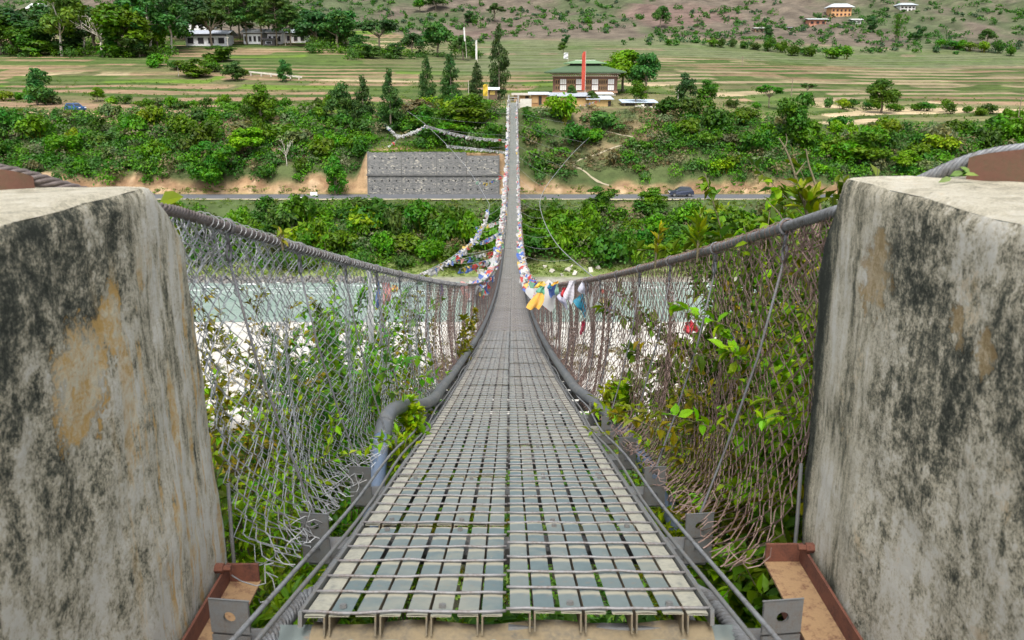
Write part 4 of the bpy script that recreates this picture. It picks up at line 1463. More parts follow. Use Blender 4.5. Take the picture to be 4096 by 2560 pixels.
def tubes(b, PP, r, n=4, mat=0):
    """many open polylines at once: PP (wires, points, 3)"""
    W, K = PP.shape[:2]
    T = np.gradient(PP, axis=1)
    T /= np.linalg.norm(T, axis=2)[..., None] + 1e-12
    A = np.cross(T, np.array((0.93, 0.1, 0.35)))
    A /= np.linalg.norm(A, axis=2)[..., None] + 1e-12
    B = np.cross(A, T)
    th = np.arange(n) * 2 * math.pi / n
    V = PP[:, :, None, :] + r * (np.cos(th)[:, None] * A[:, :, None, :] + np.sin(th)[:, None] * B[:, :, None, :])
    base = (np.arange(W)[:, None, None] * K + np.arange(K - 1)[None, :, None]) * n
    j = np.arange(n)[None, None, :]
    q = np.stack([base + j, base + (j + 1) % n, base + n + (j + 1) % n, base + n + j], -1).reshape(-1, 4)
    b.add(V.reshape(-1, 3), q, mat=mat)


for s, M_ in ((-1, [WIRE_G, WIRE_R]), (1, [WIRE_R, WIRE_R])):
    b = MB()
    rr = np.random.RandomState(11 + s)
    cell, nv = (0.062, 26) if s < 0 else (0.054, 30)
    # near: every wire with its hooked bends
    dk = np.arange(2.52, 13.0, cell)
    hh, off, lat = [], [], []
    for j in range(nv + 1):
        e = 0.16
        sg = 1 if j % 2 else -1
        for f_, o_, l_ in ((-e, 0.88, 0.4), (0, 1.0, 1.0), (e, 0.88, 0.4)):
            hh.append((j + f_) / nv)
            off.append(sg * o_)
            lat.append(sg * l_)
    hh = np.clip(np.array(hh), -0.004, 1)
    off, lat = np.array(off), np.array(lat)
    slack = 1 + 0.25 * np.sin(dk * 1.9)[:, None] + rr.normal(0, 0.06, (len(dk), len(hh)))
    alt = np.where(np.arange(len(dk)) % 2, 1.0, -1.0)[:, None]
    D = dk[:, None] + alt * off[None, :] * cell * 0.56 * slack + 0.012 * rr.normal(0, 1, (len(dk), 1))
    H = np.tile(hh, (len(dk), 1)) + rr.normal(0, 0.0025, (len(dk), len(hh)))
    PP = sheet(s, np.maximum(D, 2.4), H)
    PP[..., 0] += alt * lat[None, :] * 0.0055
    for lo_, hi_, rw_ in ((0, 5.5, 1.0), (5.5, 8.5, 1.3), (8.5, 99, 1.65)):
        sel = (dk >= lo_) & (dk < hi_)
        tubes(b, PP[sel], rw_ * (0.0024 if s < 0 else 0.0026), 3, 0 if lo_ < 8 else 1)
    # a second torn layer hangs loosely over the first
    dk = np.arange(2.56, 9.5, 0.062) if s > 0 else np.arange(2.56, 5.2, 0.095)
    n3 = 26
    hh = np.clip(np.arange(n3 + 1) / n3 * 1.0, 0, 1)
    sg = np.where(np.arange(n3 + 1) % 2, 1.0, -1.0)
    alt = np.where(np.arange(len(dk)) % 2, 1.0, -1.0)[:, None]
    D = dk[:, None] + alt * sg[None, :] * 0.034 * (1 + 0.25 * np.sin(dk * 2.7)[:, None]) + 0.05 * np.sin(hh * 5)[None, :]
    PP = sheet(s, np.maximum(D, 2.45), np.tile(hh, (len(dk), 1)) + rr.normal(0, 0.005, (len(dk), n3 + 1)))
    PP[..., 0] += s * (0.030 + 0.028 * np.sin(D * 3.3 + 2) * np.sin(np.pi * hh)[None, :]) + alt * sg[None, :] * 0.005
    tubes(b, PP, 0.0021 if s < 0 else 0.0023, 3, 0)
    # middle and far: same weave, coarser
    for d0_, d1_, cl, n2, r_ in ((13.0, 42.0, 0.075, 23, 0.0036), (42.0, 155.5, 0.15, 11, 0.0065)):
        dk = np.arange(d0_, d1_, cl)
        hh = np.arange(n2 + 1) / n2
        sg = np.where(np.arange(n2 + 1) % 2, 1, -1)
        alt = np.where(np.arange(len(dk)) % 2, 1.0, -1.0)[:, None]
        D = dk[:, None] + alt * sg[None, :] * cl * 0.52
        PP = sheet(s, np.clip(D, 2.4, 156), np.tile(hh, (len(dk), 1)))
        PP[..., 0] += alt * sg[None, :] * 0.005
        tubes(b, PP, r_, 3, 1)
    # lacing wound round the cable
    q = np.arange(2.75 if s < 0 else 2.95, 14, 0.0045)
    th = q * 2 * math.pi / 0.055 + 1.2 * np.sin(q * 7)
    C = cable_pt(q, s)
    R = 0.0235 + 0.004 * np.sin(q * 23) ** 2
    T = np.stack([C[:, 0] + R * np.cos(th), q, C[:, 2] + R * np.sin(th)], -1)
    b.tube(T, 0.0019, 3, False)
    # loose ends and knots near the wall
    for k in range(46):
        dd0 = 2.6 + 0.9 * rr.rand() ** 1.5
        c = cable_pt(np.array([dd0]), s)[0] + (0, 0, -0.02)
        n = 7
        t = np.linspace(0, 1, n)
        L_ = 0.06 + 0.22 * rr.rand()
        P = c + np.stack([s * (0.02 + 0.03 * np.sin(t * 5 + k)), (rr.rand() - 0.5) * 0.25 * t + 0.03 * np.sin(t * 9 + k), 0.03 * (1 - t) - L_ * t], -1)
        b.tube(P, 0.0021, 4, False)
    for k in range(40):                       # rusty tangle at the foot
        dd0 = 2.3 + 3.6 * rr.rand()
        c = np.array((float(xcen(dd0)) + s * 0.72, dd0, float(zd(dd0)) + 0.02))
        n = 8
        t = np.linspace(0, 1, n)
        P = c + np.stack([s * 0.16 * t * rr.rand() + 0.02 * np.sin(t * 9 + k), (rr.rand() - 0.5) * 0.35 * t, 0.10 * (rr.rand() - 0.3) * t + 0.03 * np.sin(t * 7 + k * 2)], -1)
        b.tube(P, 0.0020, 4, False)
    o = bpart(b, 'wire_mesh', M_)
    tag(o, 'grey galvanised chain-link side on the left' if s < 0 else 'rust brown chain-link side on the right', kind='stuff')

# --- far portal
b = MB()
for s in (-1, 1):
    b.box(0.27 + s * 0.86 - 0.14, 0.27 + s * 0.86 + 0.14, 155.9, 157.4, -7.0, -2.55)
b.box(0.27 - 0.72, 0.27 + 0.72, 156.3, 156.5, -3.05, -2.92)
b.box(0.27 - 0.72, 0.27 + 0.72, 156.3, 156.5, -3.45, -3.34)
b.box(-0.9, 1.45, 155.8, 158.5, -7.0, -4.0)
bpart(b, 'far_anchor', CONC)

# --- near sill under the deck end
b = MB()
b.box(-0.66, 0.64, 1.62, 2.09, -1.515, -1.490)
b.box(-0.66, 0.64, 2.072, 2.09, -1.60, -1.516)
for x in (-0.44, -0.05, 0.21, 0.47):
    b.tube([(x, 1.985, -1.490), (x, 1.985, -1.472)], 0.016, 6)
bpart(b, 'sill_beam', SLAT)
b = MB()
g = np.linspace(-0.56, 0.56, 40)
yy_ = np.linspace(1.995, 2.088, 8)
YY, XX = np.meshgrid(yy_, g, indexing='ij')
b.grid(np.stack([XX, YY, -1.488 + 0.020 * np.clip((YY - 1.995) / 0.06, 0, 1) * (0.6 + 0.4 * np.sin(XX * 17 + YY * 30)) - 0.004], -1))
bpart(b, 'dried_mud', LEG, smooth_=True)
for s in (-1, 1):
    b = MB()
    b.box(s * 0.80 - 0.10, s * 0.80 + 0.10, 1.80, 1.835, -1.50, -1.47)
    for k in (-0.06, 0.045):
        b.tube([(s * 0.80 + k, 1.82, -1.48), (s * 0.80 + k, 1.82, -1.435)], 0.014, 6)
        b.tube([(s * 0.80 + k, 1.82, -1.465), (s * 0.80 + k, 1.82, -1.450)], 0.024, 6)
    bpart(b, 'cable_clamp', RUST)

# ------------------------------------------------------------------ water pipes along the deck
def pipe_run(s):
    df = np.concatenate([np.linspace(154, 30, 60), np.linspace(29, 8, 24)])
    return np.stack([xcen(df) + s * 0.675, df, zd(df) + 0.045], -1)


pl = empty('water_pipe', (-0.8, 4.3, float(zd(4.3)) - 0.3))
tag(pl, 'black plastic water pipe along the left deck edge, bending away and down near the camera', 'pipe')
b = MB()
tail = [(-0.69, 7.0, zd(7.0) + 0.06), (-0.71, 6.3, zd(6.3) + 0.10), (-0.76, 5.7, zd(5.7) + 0.165), (-0.80, 5.25, zd(5.25) + 0.185), (-0.815, 5.02, zd(5.02) + 0.115), (-0.815, 4.92, zd(4.92) + 0.05)]
b.tube(smoothpath(np.concatenate([pipe_run(-1), tail]), 5), 0.050, 10)
b.tube([(-0.815, 5.06, zd(5.06) + 0.13), (-0.815, 4.92, zd(4.92) + 0.045)], 0.056, 10)
o = b.build('pipe_run', PIPE, pl, True)
o.location = -Vector(pl.location)
b = MB()
b.tube(smoothpath([(-0.815, 4.94, zd(4.94) + 0.06), (-0.81, 4.76, zd(4.76) - 0.05), (-0.80, 4.5, zd(4.5) - 0.24), (-0.80, 4.2, zd(4.2) - 0.48)], 5), 0.052, 10)
o = b.build('down_pipe', PIPE_B, pl, True)
o.location = -Vector(pl.location)
o['label'] = 'blue grey lower end of the pipe'
pr = empty('water_pipe', (0.9, 5.4, float(zd(5.4)) - 0.3))
tag(pr, 'black plastic water pipe along the right deck edge, dipping under the bushes', 'pipe')
b = MB()
tail = [(0.70, 7.2, zd(7.2) + 0.04), (0.75, 6.5, zd(6.5) + 0.02), (0.82, 5.9, zd(5.9) - 0.05)]
b.tube(smoothpath(np.concatenate([pipe_run(1), tail]), 5), 0.050, 10)
o = b.build('pipe_run', PIPE, pr, True)
o.location = -Vector(pr.location)
b = MB()
b.tube(smoothpath([(0.815, 5.95, zd(5.95) - 0.045), (0.89, 5.4, zd(5.4) - 0.16), (0.99, 4.8, zd(4.8) - 0.42), (1.05, 4.3, zd(4.3) - 0.8)], 5), 0.052, 10)
o = b.build('down_pipe', PIPE_B, pr, True)
o.location = -Vector(pr.location)

# ------------------------------------------------------------------ concrete anchor walls
def wall_block(name, x0, x1, y0, zb, zt, prof, m, label, batter):
    """rounded block; far end follows prof (z -> y); x0 is the walkway face"""
    e = empty(name, ((x0 + x1) / 2, (y0 + 2.4) / 2, zb))
    tag(e, label, 'wall')
    b = MB()
    pz, py = zip(*sorted(prof))
    s = 1 if x1 > x0 else -1
    hx, hy, hz = abs(x1 - x0) / 2, 1.5, (zt - zb) / 2
    r = 0.032
    for ax in range(3):
        for sg in (-1, 1):
            na = 34 if ax != 0 else 76
            U, V = np.meshgrid(np.linspace(-1, 1, na), np.linspace(-1, 1, na), indexing='ij')
            P = np.zeros(U.shape + (3,))
            o1, o2 = [i for i in range(3) if i != ax]
            P[..., ax], P[..., o1], P[..., o2] = sg, U, V
            H = np.array((hx, hy, hz))
            P = P * H
            inner = np.clip(P, -(H - r), H - r)
            nrm = P - inner
            nrm /= np.linalg.norm(nrm, axis=-1)[..., None] + 1e-9
            P = inner + nrm * r
            # to world
            z = P[..., 2] + (zt + zb) / 2
            far = np.interp(z, pz, py)
            t = (P[..., 1] + hy) / (2 * hy)
            y = y0 + t * (far - y0)
            depth = (P[..., 0] + hx)                      # 0 at walkway face
            x = x0 + s * depth - s * batter * np.clip((zt - z) / 1.3, 0, 1) * 0
            x = x + s * batter * np.clip((z - zb) / 2, -0.2, 1.2) * -1
            lump = 0.008 * fbm(y * 1, z, 7, 5) + 0.004 * fbm(y, z, 26, 6) + 0.003 * fbm(y, x * 3 + z, 70, 8)
            lump2 = 0.012 * fbm(x, y, 8, 15) + 0.005 * fbm(x, y, 28, 16)
            k = np.clip((t - 0.0) * 20, 0, 1)
            x = x - s * nrm[..., 0] * -1 * lump * k * (nrm[..., 0] < 0.2)
            z = z + nrm[..., 2] * lump2 * (nrm[..., 2] > 0)
            y = y + nrm[..., 1] * lump * 0.7
            W = np.stack([x, y, z], -1)
            if (sg > 0) != (ax == 1) if s > 0 else not ((sg > 0) != (ax == 1)):
                b.grid(W)
            else:
                b.grid(W[::-1])
    o = b.build('wall_body', m, e, True)
    o.location = -Vector(e.location)
    return e


WL = wall_block('anchor_wall', -0.925, -1.80, -0.7, -2.45, -0.252, [(-3, 2.49), (-1.5, 2.475), (-0.9, 2.44), (-0.58, 2.40), (-0.45, 2.385), (-0.36, 2.31), (-0.30, 2.235), (-0.2, 2.17)], CONC_L,
                'mottled grey concrete anchor wall with ochre patches filling the left foreground', 0.0)
WR = wall_block('anchor_wall', 0.945, 1.90, -0.7, -2.45, -0.256, [(-3, 2.50), (-1.46, 2.50), (-1.12, 2.54), (-0.86, 2.575), (-0.62, 2.585), (-0.48, 2.565), (-0.38, 2.50), (-0.3, 2.46), (-0.2, 2.44)], CONC_R,
                'pale concrete anchor wall with dark streaks filling the right foreground', 0.0)

# saddles that carry the cables on the wall tops: a curved plate before and behind each cable
for s, lab, zb in ((-1, 'rusty cable saddle on top of the left anchor wall', -0.262), (1, 'brown rusty cable saddle on top of the right anchor wall', -0.28)):
    e = empty('cable_saddle', (s * 1.4, 1.95, zb))
    tag(e, lab, 'saddle')
    Lp_ = smoothpath(LEAD[s][:3] + [(LEAD[s][3][0] * 0.4 + LEAD[s][2][0] * 0.6,) + tuple(0.4 * np.array(LEAD[s][3][1:]) + 0.6 * np.array(LEAD[s][2][1:]))], 6)
    Lp_ = Lp_[:-4] if s > 0 else Lp_[:-1]
    T_ = np.gradient(Lp_, axis=0)
    nrm_ = np.stack([T_[:, 1], -T_[:, 0], 0 * T_[:, 0]], -1)
    nrm_ /= np.linalg.norm(nrm_, axis=1)[:, None]
    if nrm_[0][1] > 0:
        nrm_ = -nrm_                                  # towards the camera
    for off_ in (0.026, -0.034):
        b = MB()
        rows = []
        for th_, zz in ((0.0, None), (0.0, 1), (0.008, 1), (0.008, None)):
            q = Lp_ + nrm_ * (off_ + th_)
            q[:, 2] = (zb - 0.05) if zz is None else Lp_[:, 2] + 0.006
            rows.append(q)
        b.grid(np.stack(rows, 0))
        for k_, fl in ((0, 0), (-1, 1)):
            b.add([r_[k_] for r_ in rows], [(0, 1, 2, 3)] if fl else [(3, 2, 1, 0)])
        o = b.build('side_plate', RUST_D, e)
        o.location = -Vector(e.location)

# rusty channels bolted along the foot of each wall
for s, x0, z0, y1, lab in ((-1, 0.910, -1.545, 2.40, 'rusty steel channel along the foot of the left wall'), (1, 0.928, -1.485, 2.42, 'rusty steel channel full of sand along the foot of the right wall')):
    e = empty('steel_channel', (s * (x0 - 0.06), 1.4, z0))
    tag(e, lab, 'steel channel')
    lo = lambda o: setattr(o, 'location', -Vector(e.location))
    xi = x0 - (0.105 if s < 0 else 0.12)
    b = MB()
    a0, a1 = sorted((s * xi, s * x0))
    b.box(a0, a1, 0.2, y1, z0 - 0.007, z0)
    lo(b.build('web', SAND_RUST, e))
    b = MB()
    a0, a1 = sorted((s * x0, s * (x0 - 0.008)))
    b.box(a0, a1, 0.2, y1, z0 + 0.0005, z0 + 0.062)
    lo(b.build('flange', RUST, e))
    b = MB()
    a0, a1 = sorted((s * (xi + 0.003), s * (x0 - 0.009)))
    b.box(a0, a1, y1 - 0.010, y1 - 0.001, z0 + 0.0005, z0 + 0.062)
    lo(b.build('end_plate', RUST, e))
    b = MB()
    a0, a1 = sorted((s * xi, s * (xi + 0.007)))
    b.box(a0, a1, 0.2, y1 - 0.2, z0 - 0.055, z0 - 0.0075)
    lo(b.build('lower_flange', RUST, e))
    b = MB()
    b.tube([(s * (x0 - 0.012), y1 - 0.06, z0 + 0.08), (s * (x0 + 0.02), y1 - 0.06, z0 + 0.08)], 0.016, 6)
    b.tube([(s * (x0 - 0.035), y1 - 0.06, z0 + 0.08), (s * (x0 - 0.010), y1 - 0.06, z0 + 0.08)], 0.010, 6)
    lo(b.build('bolt', RUST, e))
    b = MB()
    b.tube([(s * (x0 - 0.01), y1 + 0.03, z0 - 0.3), (s * (x0 - 0.005), y1 + 0.05, z0 + 0.1), (s * (x0 + 0.0), y1 + 0.08, z0 + 0.30)], 0.006, 6)
    lo(b.build('stay_rod', GALV, e))
b = MB()
b.box(-0.99, 0.99, 0.0, 2.02, -2.4, -1.63)
tag(b.build('abutment', CONC), kind='structure')

# ------------------------------------------------------------------ wind guys
def guy(name, pts, r, label):
    P = smoothpath([tuple(at(*p)) for p in pts], 8)
    b = MB()
    b.tube(P, r, 5, True)
    o = b.build(name, WIRE_G, None, True)
    return tag(o, label, 'cable'), P


G_R, GRP = guy('guy_cable', [(720, 420, 12), (640, 312, 24), (593, 277, 45), (556, 243, 68), (542, 215, 88), (541, 197, 104), (553, 177, 122), (580, 146, 140), (614, 117, 153)], 0.035, 'slack grey guy cable curving in from the bank on the right of the bridge')
G_L, GLP = guy('guy_cable', [(300, 420, 12), (365, 318, 24), (415, 277, 45), (452, 257, 62), (480, 232, 80), (489, 208, 98), (485.6, 197.5, 104), (467.5, 168.6, 118), (447, 145, 129), (426, 125, 136), (413, 115, 142), (404, 109, 152)], 0.030, 'thin guy cable hung with faded flags on the left of the bridge')
for P, s, lab in ((GRP, 1, 'thin tie wires between the right guy cable and the bridge'), (GLP, -1, 'thin tie wires between the left guy cable and the bridge')):
    e = empty('tie_wires', tuple(P[30]))
    tag(e, lab, 'wires')
    for dt in range(58, 150, 7):
        i = int(np.argmin(np.abs(P[:, 1] - dt)))
        q = P[i]
        t = np.linspace(0, 1, 7)[:, None]
        end = np.array((float(xcen(dt)) + s * 0.8, dt, float(zd(dt)) - 0.1))
        W = q + (end - q) * t
        W[:, 2] -= 0.25 * np.sin(t[:, 0] * math.pi)
        b = MB()
        b.tube(W, 0.011, 3, False)
        o = b.build('tie_wire', WIRE_G, e)
        o.location = -Vector(e.location)

# ------------------------------------------------------------------ prayer flags
def flag_build(t, out):
    oi = t.nodes.new('ShaderNodeObjectInfo')
    co = coords(t)
    n1 = noise(t, co, 9, 4)
    c = mixc(t, 1.0, oi.outputs['Color'], attr(t), 'MULTIPLY')
    c = mixc(t, math_(t, 'MULTIPLY', ramp(t, n1, 0.45, 0.7), 0.25), c, (0.5, 0.48, 0.45))
    p = t.nodes.new('ShaderNodeBsdfPrincipled')
    L(t, c, p.inputs['Base Color'])
    p.inputs['Roughness'].default_value = 0.9
    tr = t.nodes.new('ShaderNodeBsdfTranslucent')
    L(t, c, tr.inputs['Color'])
    mx = t.nodes.new('ShaderNodeMixShader')
    mx.inputs[0].default_value = 0.35
    L(t, p.outputs[0], mx.inputs[1])
    L(t, tr.outputs[0], mx.inputs[2])
    L(t, mx.outputs[0], out.inputs['Surface'])


FLAGM = mat('prayer_flag_cloth', flag_build)
CORD = plain('flag_cord', (0.55, 0.53, 0.48), 0.9)
FC = {'white': (0.56, 0.56, 0.55), 'blue': (0.08, 0.16, 0.48), 'red': (0.55, 0.06, 0.05), 'green': (0.14, 0.36, 0.20), 'yellow': (0.72, 0.50, 0.10), 'grey': (0.38, 0.38, 0.37), 'pink': (0.62, 0.30, 0.28)}


def flag_verts(seed, w=0.26, l=0.34):
    """hangs from the y axis towards -x; rippled and twisted"""
    r = np.random.RandomState(seed)
    U, V = np.meshgrid(np.linspace(0, 1, 7), np.linspace(-0.5, 0.5, 4), indexing='ij')
    tw = r.normal(0, 0.5)
    pinch = 1 - 0.55 * U * r.rand()
    x = -l * U * (0.92 + 0.08 * np.cos(V * 5))
    y = w * V * pinch + 0.10 * w * np.sin(U * 5 + seed)
    z = 0.07 * np.sin(U * (5 + 3 * r.rand()) + V * 3 + seed) * (0.3 + U) - 0.10 * l * U * U + tw * V * w * U
    return np.stack([x, y, z], -1)


def flag_mesh(seed):
    b = MB()
    b.grid(flag_verts(seed))
    return b.mesh('flag', FLAGM, True)


FLAGS = [flag_mesh(i) for i in range(8)]
rf = random.Random(23)


def flag_color(white):
    if rf.random() < white:
        return FC[rf.choice(['white', 'white', 'white', 'grey'])]
    return FC[rf.choice(['blue', 'red', 'green', 'yellow', 'white', 'pink', 'blue', 'red'])]


def flag_string(P, spacing, white, label, sc=1.0, blow=(-60, -15), stuff=False, group='strings of prayer flags', dense=1, dirx=1):
    """cord along P with flags tied on it"""
    P = np.asarray(P, float)
    e = empty('prayer_flag_string', tuple(P[0]))
    tag(e, label, 'prayer flags', group)
    b = MB()
    b.tube(P, 0.008, 3, False)
    o = b.build('cord', CORD, e)
    o.location = -Vector(e.location)
    s = np.concatenate([[0], np.cumsum(np.linalg.norm(np.diff(P, axis=0), axis=1))])
    n = max(2, int(s[-1] / spacing)) * dense
    joined = MB()
    for i in range(n):
        q = s[-1] * (i + rf.random()) / n
        p = Vector([float(np.interp(q, s, P[:, k])) for k in range(3)])
        q2 = min(q + 0.3, s[-1])
        p2 = Vector([float(np.interp(q2, s, P[:, k])) for k in range(3)]) if q2 > q else p + Vector((0, 1, 0))
        t = (p2 - p)
        yaw = -math.atan2(t.x, t.y) if t.length > 0 else 0
        k = sc * rf.uniform(0.65, 1.3)
        ang = -math.radians(rf.uniform(*[min(-blow[0], -blow[1]), max(-blow[0], -blow[1])]))
        rot = (rf.uniform(-0.5, 0.5), ang, yaw + rf.uniform(-0.9, 0.9))
        c = flag_color(white)
        if stuff:
            from mathutils import Euler
            M = Matrix.LocRotScale(p, Euler(rot), Vector((k * dirx, k, k)))
            V = flag_verts(i % 8).reshape(-1, 3)
            V = np.array([M @ Vector(v) for v in V]).reshape(7, 4, 3)
            joined.grid(V[::2], np.tile(c, (16, 1)))
        else:
            f = put('flag', rf.choice(FLAGS), e, p - e.location, rot, (k * dirx, k, k))
            f.color = (*c, 1)
    if stuff:
        o = joined.build('flag', FLAGM, e, True)
        o.location = -Vector(e.location)
        o.color = (1, 1, 1, 1)
        tag(o, kind='stuff')
    return e


def along(d0, d1, s, dz=-0.05, dx=0.02):
    d = np.linspace(d0, d1, max(6, int((d1 - d0) * 1.5)))
    P = cable_pt(d, s)
    P[:, 2] += dz + 0.05 * np.sin(d * 2.2)
    P[:, 0] += s * dx
    return P


# left handrail: a thick mass of flags blown outwards
flag_string(along(17, 28, -1), 0.22, 0.45, 'densely packed prayer flags on the left handrail cable where it dips lowest', 0.92, (-75, -5))
flag_string(along(28, 44, -1), 0.22, 0.5, 'prayer flags on the left handrail cable beyond the lowest stretch', 1.0, (-75, -5))
flag_string(along(44, 68, -1), 0.22, 0.62, 'prayer flags on the left handrail cable over the river', 1.1, (-70, -5))
flag_string(along(68, 105, -1), 0.15, 0.75, 'faded prayer flags on the left handrail cable over the far bank', 1.35, (-75, -10), stuff=True)
flag_string(along(105, 153, -1), 0.16, 0.85, 'white faded prayer flags on the left handrail cable up to the far end', 1.35, (-80, -15), stuff=True)
# right handrail: flags blown inwards
flag_string(along(12.5, 22, 1, -0.03, -0.03), 0.20, 0.30, 'bright prayer flags on the right handrail cable where it dips lowest', 0.85, (-70, -15))
flag_string(along(22, 40, 1, -0.03, -0.03), 0.20, 0.42, 'prayer flags on the right handrail cable beyond the lowest stretch', 0.95, (-75, -15))
flag_string(along(40, 70, 1, -0.03, -0.03), 0.34, 0.6, 'prayer flags on the right handrail cable over the river', 1.0, (-80, -20))
flag_string(along(70, 153, 1, -0.03, 0.0), 0.30, 0.8, 'faded prayer flags on the right handrail cable up to the far end', 1.0, (-85, -30), stuff=True)


def free_string(pts, spacing, white, label, sc=0.9, sag=0.0, blow=(-85, -30)):
    P = smoothpath([tuple(at(*p)) for p in pts], 8)
    return flag_string(P, spacing, white, label, sc, blow)


free_string([(426, 125, 136), (450, 132, 135), (475, 137, 133), (505, 139.5, 131)], 0.15, 0.9, 'upper white flag string from the left guy cable to the far bridge', 1.35)
free_string([(447, 145, 129), (475, 148, 127), (505, 151.5, 125)], 0.15, 0.92, 'lower white flag string from the left guy cable to the bridge', 1.15)
free_string([(426, 125, 136), (414, 131, 138), (400, 135, 140), (391, 129, 142), (384, 122, 145)], 0.22, 0.8, 'flag string running left from the guy cable to the cypresses', 1.35)
free_string([(400, 135, 140), (394, 142, 140), (386, 147, 140), (378, 147.5, 141)], 0.3, 0.8, 'short drooping flag string on the bank left of the retaining wall', 1.35)
free_string([(475.5, 181, 117), (485, 183, 116), (496, 179, 114), (502, 174, 113)], 0.24, 0.55, 'short coloured flag string between left guy cable and bridge above the road', 1.3)
free_string([(414.7, 276, 45), (449, 261, 58), (475.5, 238, 74), (486, 221, 86), (488.5, 209, 97)], 0.55, 0.6, 'sparse flags tied along the lower part of the left guy cable', 1.25)
free_string([(439, 264, 50), (465, 258, 48), (497, 250, 44)], 0.42, 0.6, 'long flag string sagging from left guy cable to the handrail', 0.8)
free_string([(459.6, 269, 38), (475, 264, 36), (492, 258, 33)], 0.34, 0.25, 'colourful short flag string left of the lowest stretch of the handrail', 0.9)
free_string([(475, 227, 80), (490, 224, 76), (504, 219, 70)], 0.40, 0.7, 'upper short flag string left of the bridge over the river', 0.9)
free_string([(479, 242, 66), (490, 237, 62), (502, 230, 57)], 0.32, 0.45, 'middle short flag string left of the bridge over the river', 0.9)
free_string([(551, 105.5, 161), (570, 106, 161), (585, 104, 161), (600, 100, 161)], 0.55, 0.35, 'flag string hung in front of the long ochre shed', 1.1, blow=(-92, -80))

# larger cloths tied to the right handrail
def cloth(name, corners, d, color, label, cat='cloth', dd=(0, 0, 0, 0), stripes=False, rip=0.03):
    A, B, C, D_ = [np.array(at(c[0], c[1], d + e_)) for c, e_ in zip(corners, dd)]
    U, V = np.meshgrid(np.linspace(0, 1, 14), np.linspace(0, 1, 10), indexing='ij')
    U3, V3 = U[..., None], V[..., None]
    P = (A * (1 - V3) + B * V3) * (1 - U3) + (D_ * (1 - V3) + C * V3) * U3
    P[..., 1] += rip * np.sin(V * 8 + U * 3) * (0.3 + U) + 0.5 * rip * np.sin(U * 7)
    P[..., 0] += 0.3 * rip * np.sin(U * 6 + V * 4)
    P[..., 2] -= 0.25 * rip * np.sin(V * 3.14) * U
    b = MB()
    col = np.ones(P.shape)
    if stripes:
        col[:] = np.where((np.arange(14) % 2)[:, None, None], 0.82, 1.0)
    b.grid(P, col)
    o = b.build(name, FLAGM, None, True)
    o.color = (*color, 1)
    c = P.reshape(-1, 3).mean(0)
    return tag(o, label, cat, 'cloths tied to the right handrail')


cloth('cloth', [(543.5, 284), (547.5, 283.5), (539.5, 308.5), (526.5, 308)], 11.2, (0.78, 0.42, 0.07), 'large orange yellow cloth bellying from the right handrail', dd=(0, 0, -0.5, -0.7), rip=0.06)
cloth('cloth', [(540, 286), (545.5, 286.5), (543, 296), (536, 292)], 11.0, (0.14, 0.42, 0.28), 'small green cloth in front of the orange one')
cloth('cloth', [(538, 282), (544, 280.5), (541, 287), (535, 287.5)], 11.6, (0.80, 0.56, 0.08), 'small yellow flag above the orange cloth')
cloth('cloth', [(580.5, 294), (585.6, 294.5), (585, 317), (573.8, 302.5)], 9.4, (0.02, 0.28, 0.42), 'teal blue cloth hanging on the right handrail', dd=(0, 0, -0.1, -0.2), rip=0.05)
cloth('cloth', [(569, 281), (576, 280), (571.5, 304), (563.5, 297)], 9.9, (0.62, 0.60, 0.66), 'white cloth with fine grey stripes on the right handrail', stripes=True, dd=(0, 0, -0.1, -0.2))
cloth('cloth', [(559.5, 292), (564, 293), (567.5, 310), (557, 298)], 10.0, (0.55, 0.54, 0.68), 'pale violet cloth below the striped white one')
cloth('cloth', [(583, 278), (591.5, 276), (587, 296), (578, 291)], 9.1, (0.66, 0.66, 0.76), 'white lavender cloth above the teal one')
cloth('cloth', [(562, 288), (567, 287), (565.5, 296), (561, 296.5)], 9.8, (0.60, 0.05, 0.06), 'small red cloth half hidden by the striped one')
cloth('cloth', [(581.5, 322), (586, 317), (584, 331), (580, 335)], 9.2, (0.45, 0.03, 0.08), 'long dark red rag stuck in the mesh under the teal cloth', rip=0.02)
cloth('cloth', [(549, 283), (551.5, 282.5), (551, 289), (547.5, 288.5)], 11.0, (0.05, 0.25, 0.40), 'narrow blue green flag right of the orange cloth')
cloth('cloth', [(553, 282.5), (560, 280.5), (556, 284), (551, 286)], 10.8, (0.78, 0.45, 0.06), 'orange rag wrapped over the right handrail')
cloth('cloth', [(555.5, 284), (559, 283), (557.5, 295), (555, 294)], 10.7, (0.30, 0.52, 0.42), 'pale green strip hanging on the right handrail')
cloth('cloth', [(595, 277), (603, 274), (597, 303), (590, 307)], 8.4, (0.58, 0.58, 0.56), 'torn translucent grey white gauze on the right mesh', rip=0.02)
cloth('cloth', [(601, 289), (607, 290), (606, 294), (600, 293)], 8.2, (0.62, 0.14, 0.10), 'faded red scrap behind the right mesh')
cloth('cloth', [(600, 297), (611, 299), (608, 304), (599, 303)], 8.2, (0.65, 0.60, 0.18), 'pale yellow scrap behind the right mesh')
cloth('cloth', [(608, 300), (612, 299), (610, 312), (607, 311)], 8.0, (0.07, 0.20, 0.52), 'blue scrap behind the right mesh')
cloth('cloth', [(684, 323), (694, 320), (697, 331), (686, 333)], 5.2, (0.62, 0.05, 0.07), 'bright red cloth caught behind the right mesh', rip=0.04)
cloth('cloth', [(692, 318), (698, 322), (697, 328), (691, 325)], 5.4, (0.75, 0.75, 0.75), 'white plastic scrap next to the bright red cloth')
cloth('cloth', [(727, 333), (731, 331), (732, 337), (728, 338)], 4.2, (0.05, 0.18, 0.55), 'small blue scrap behind the right mesh near the wall')
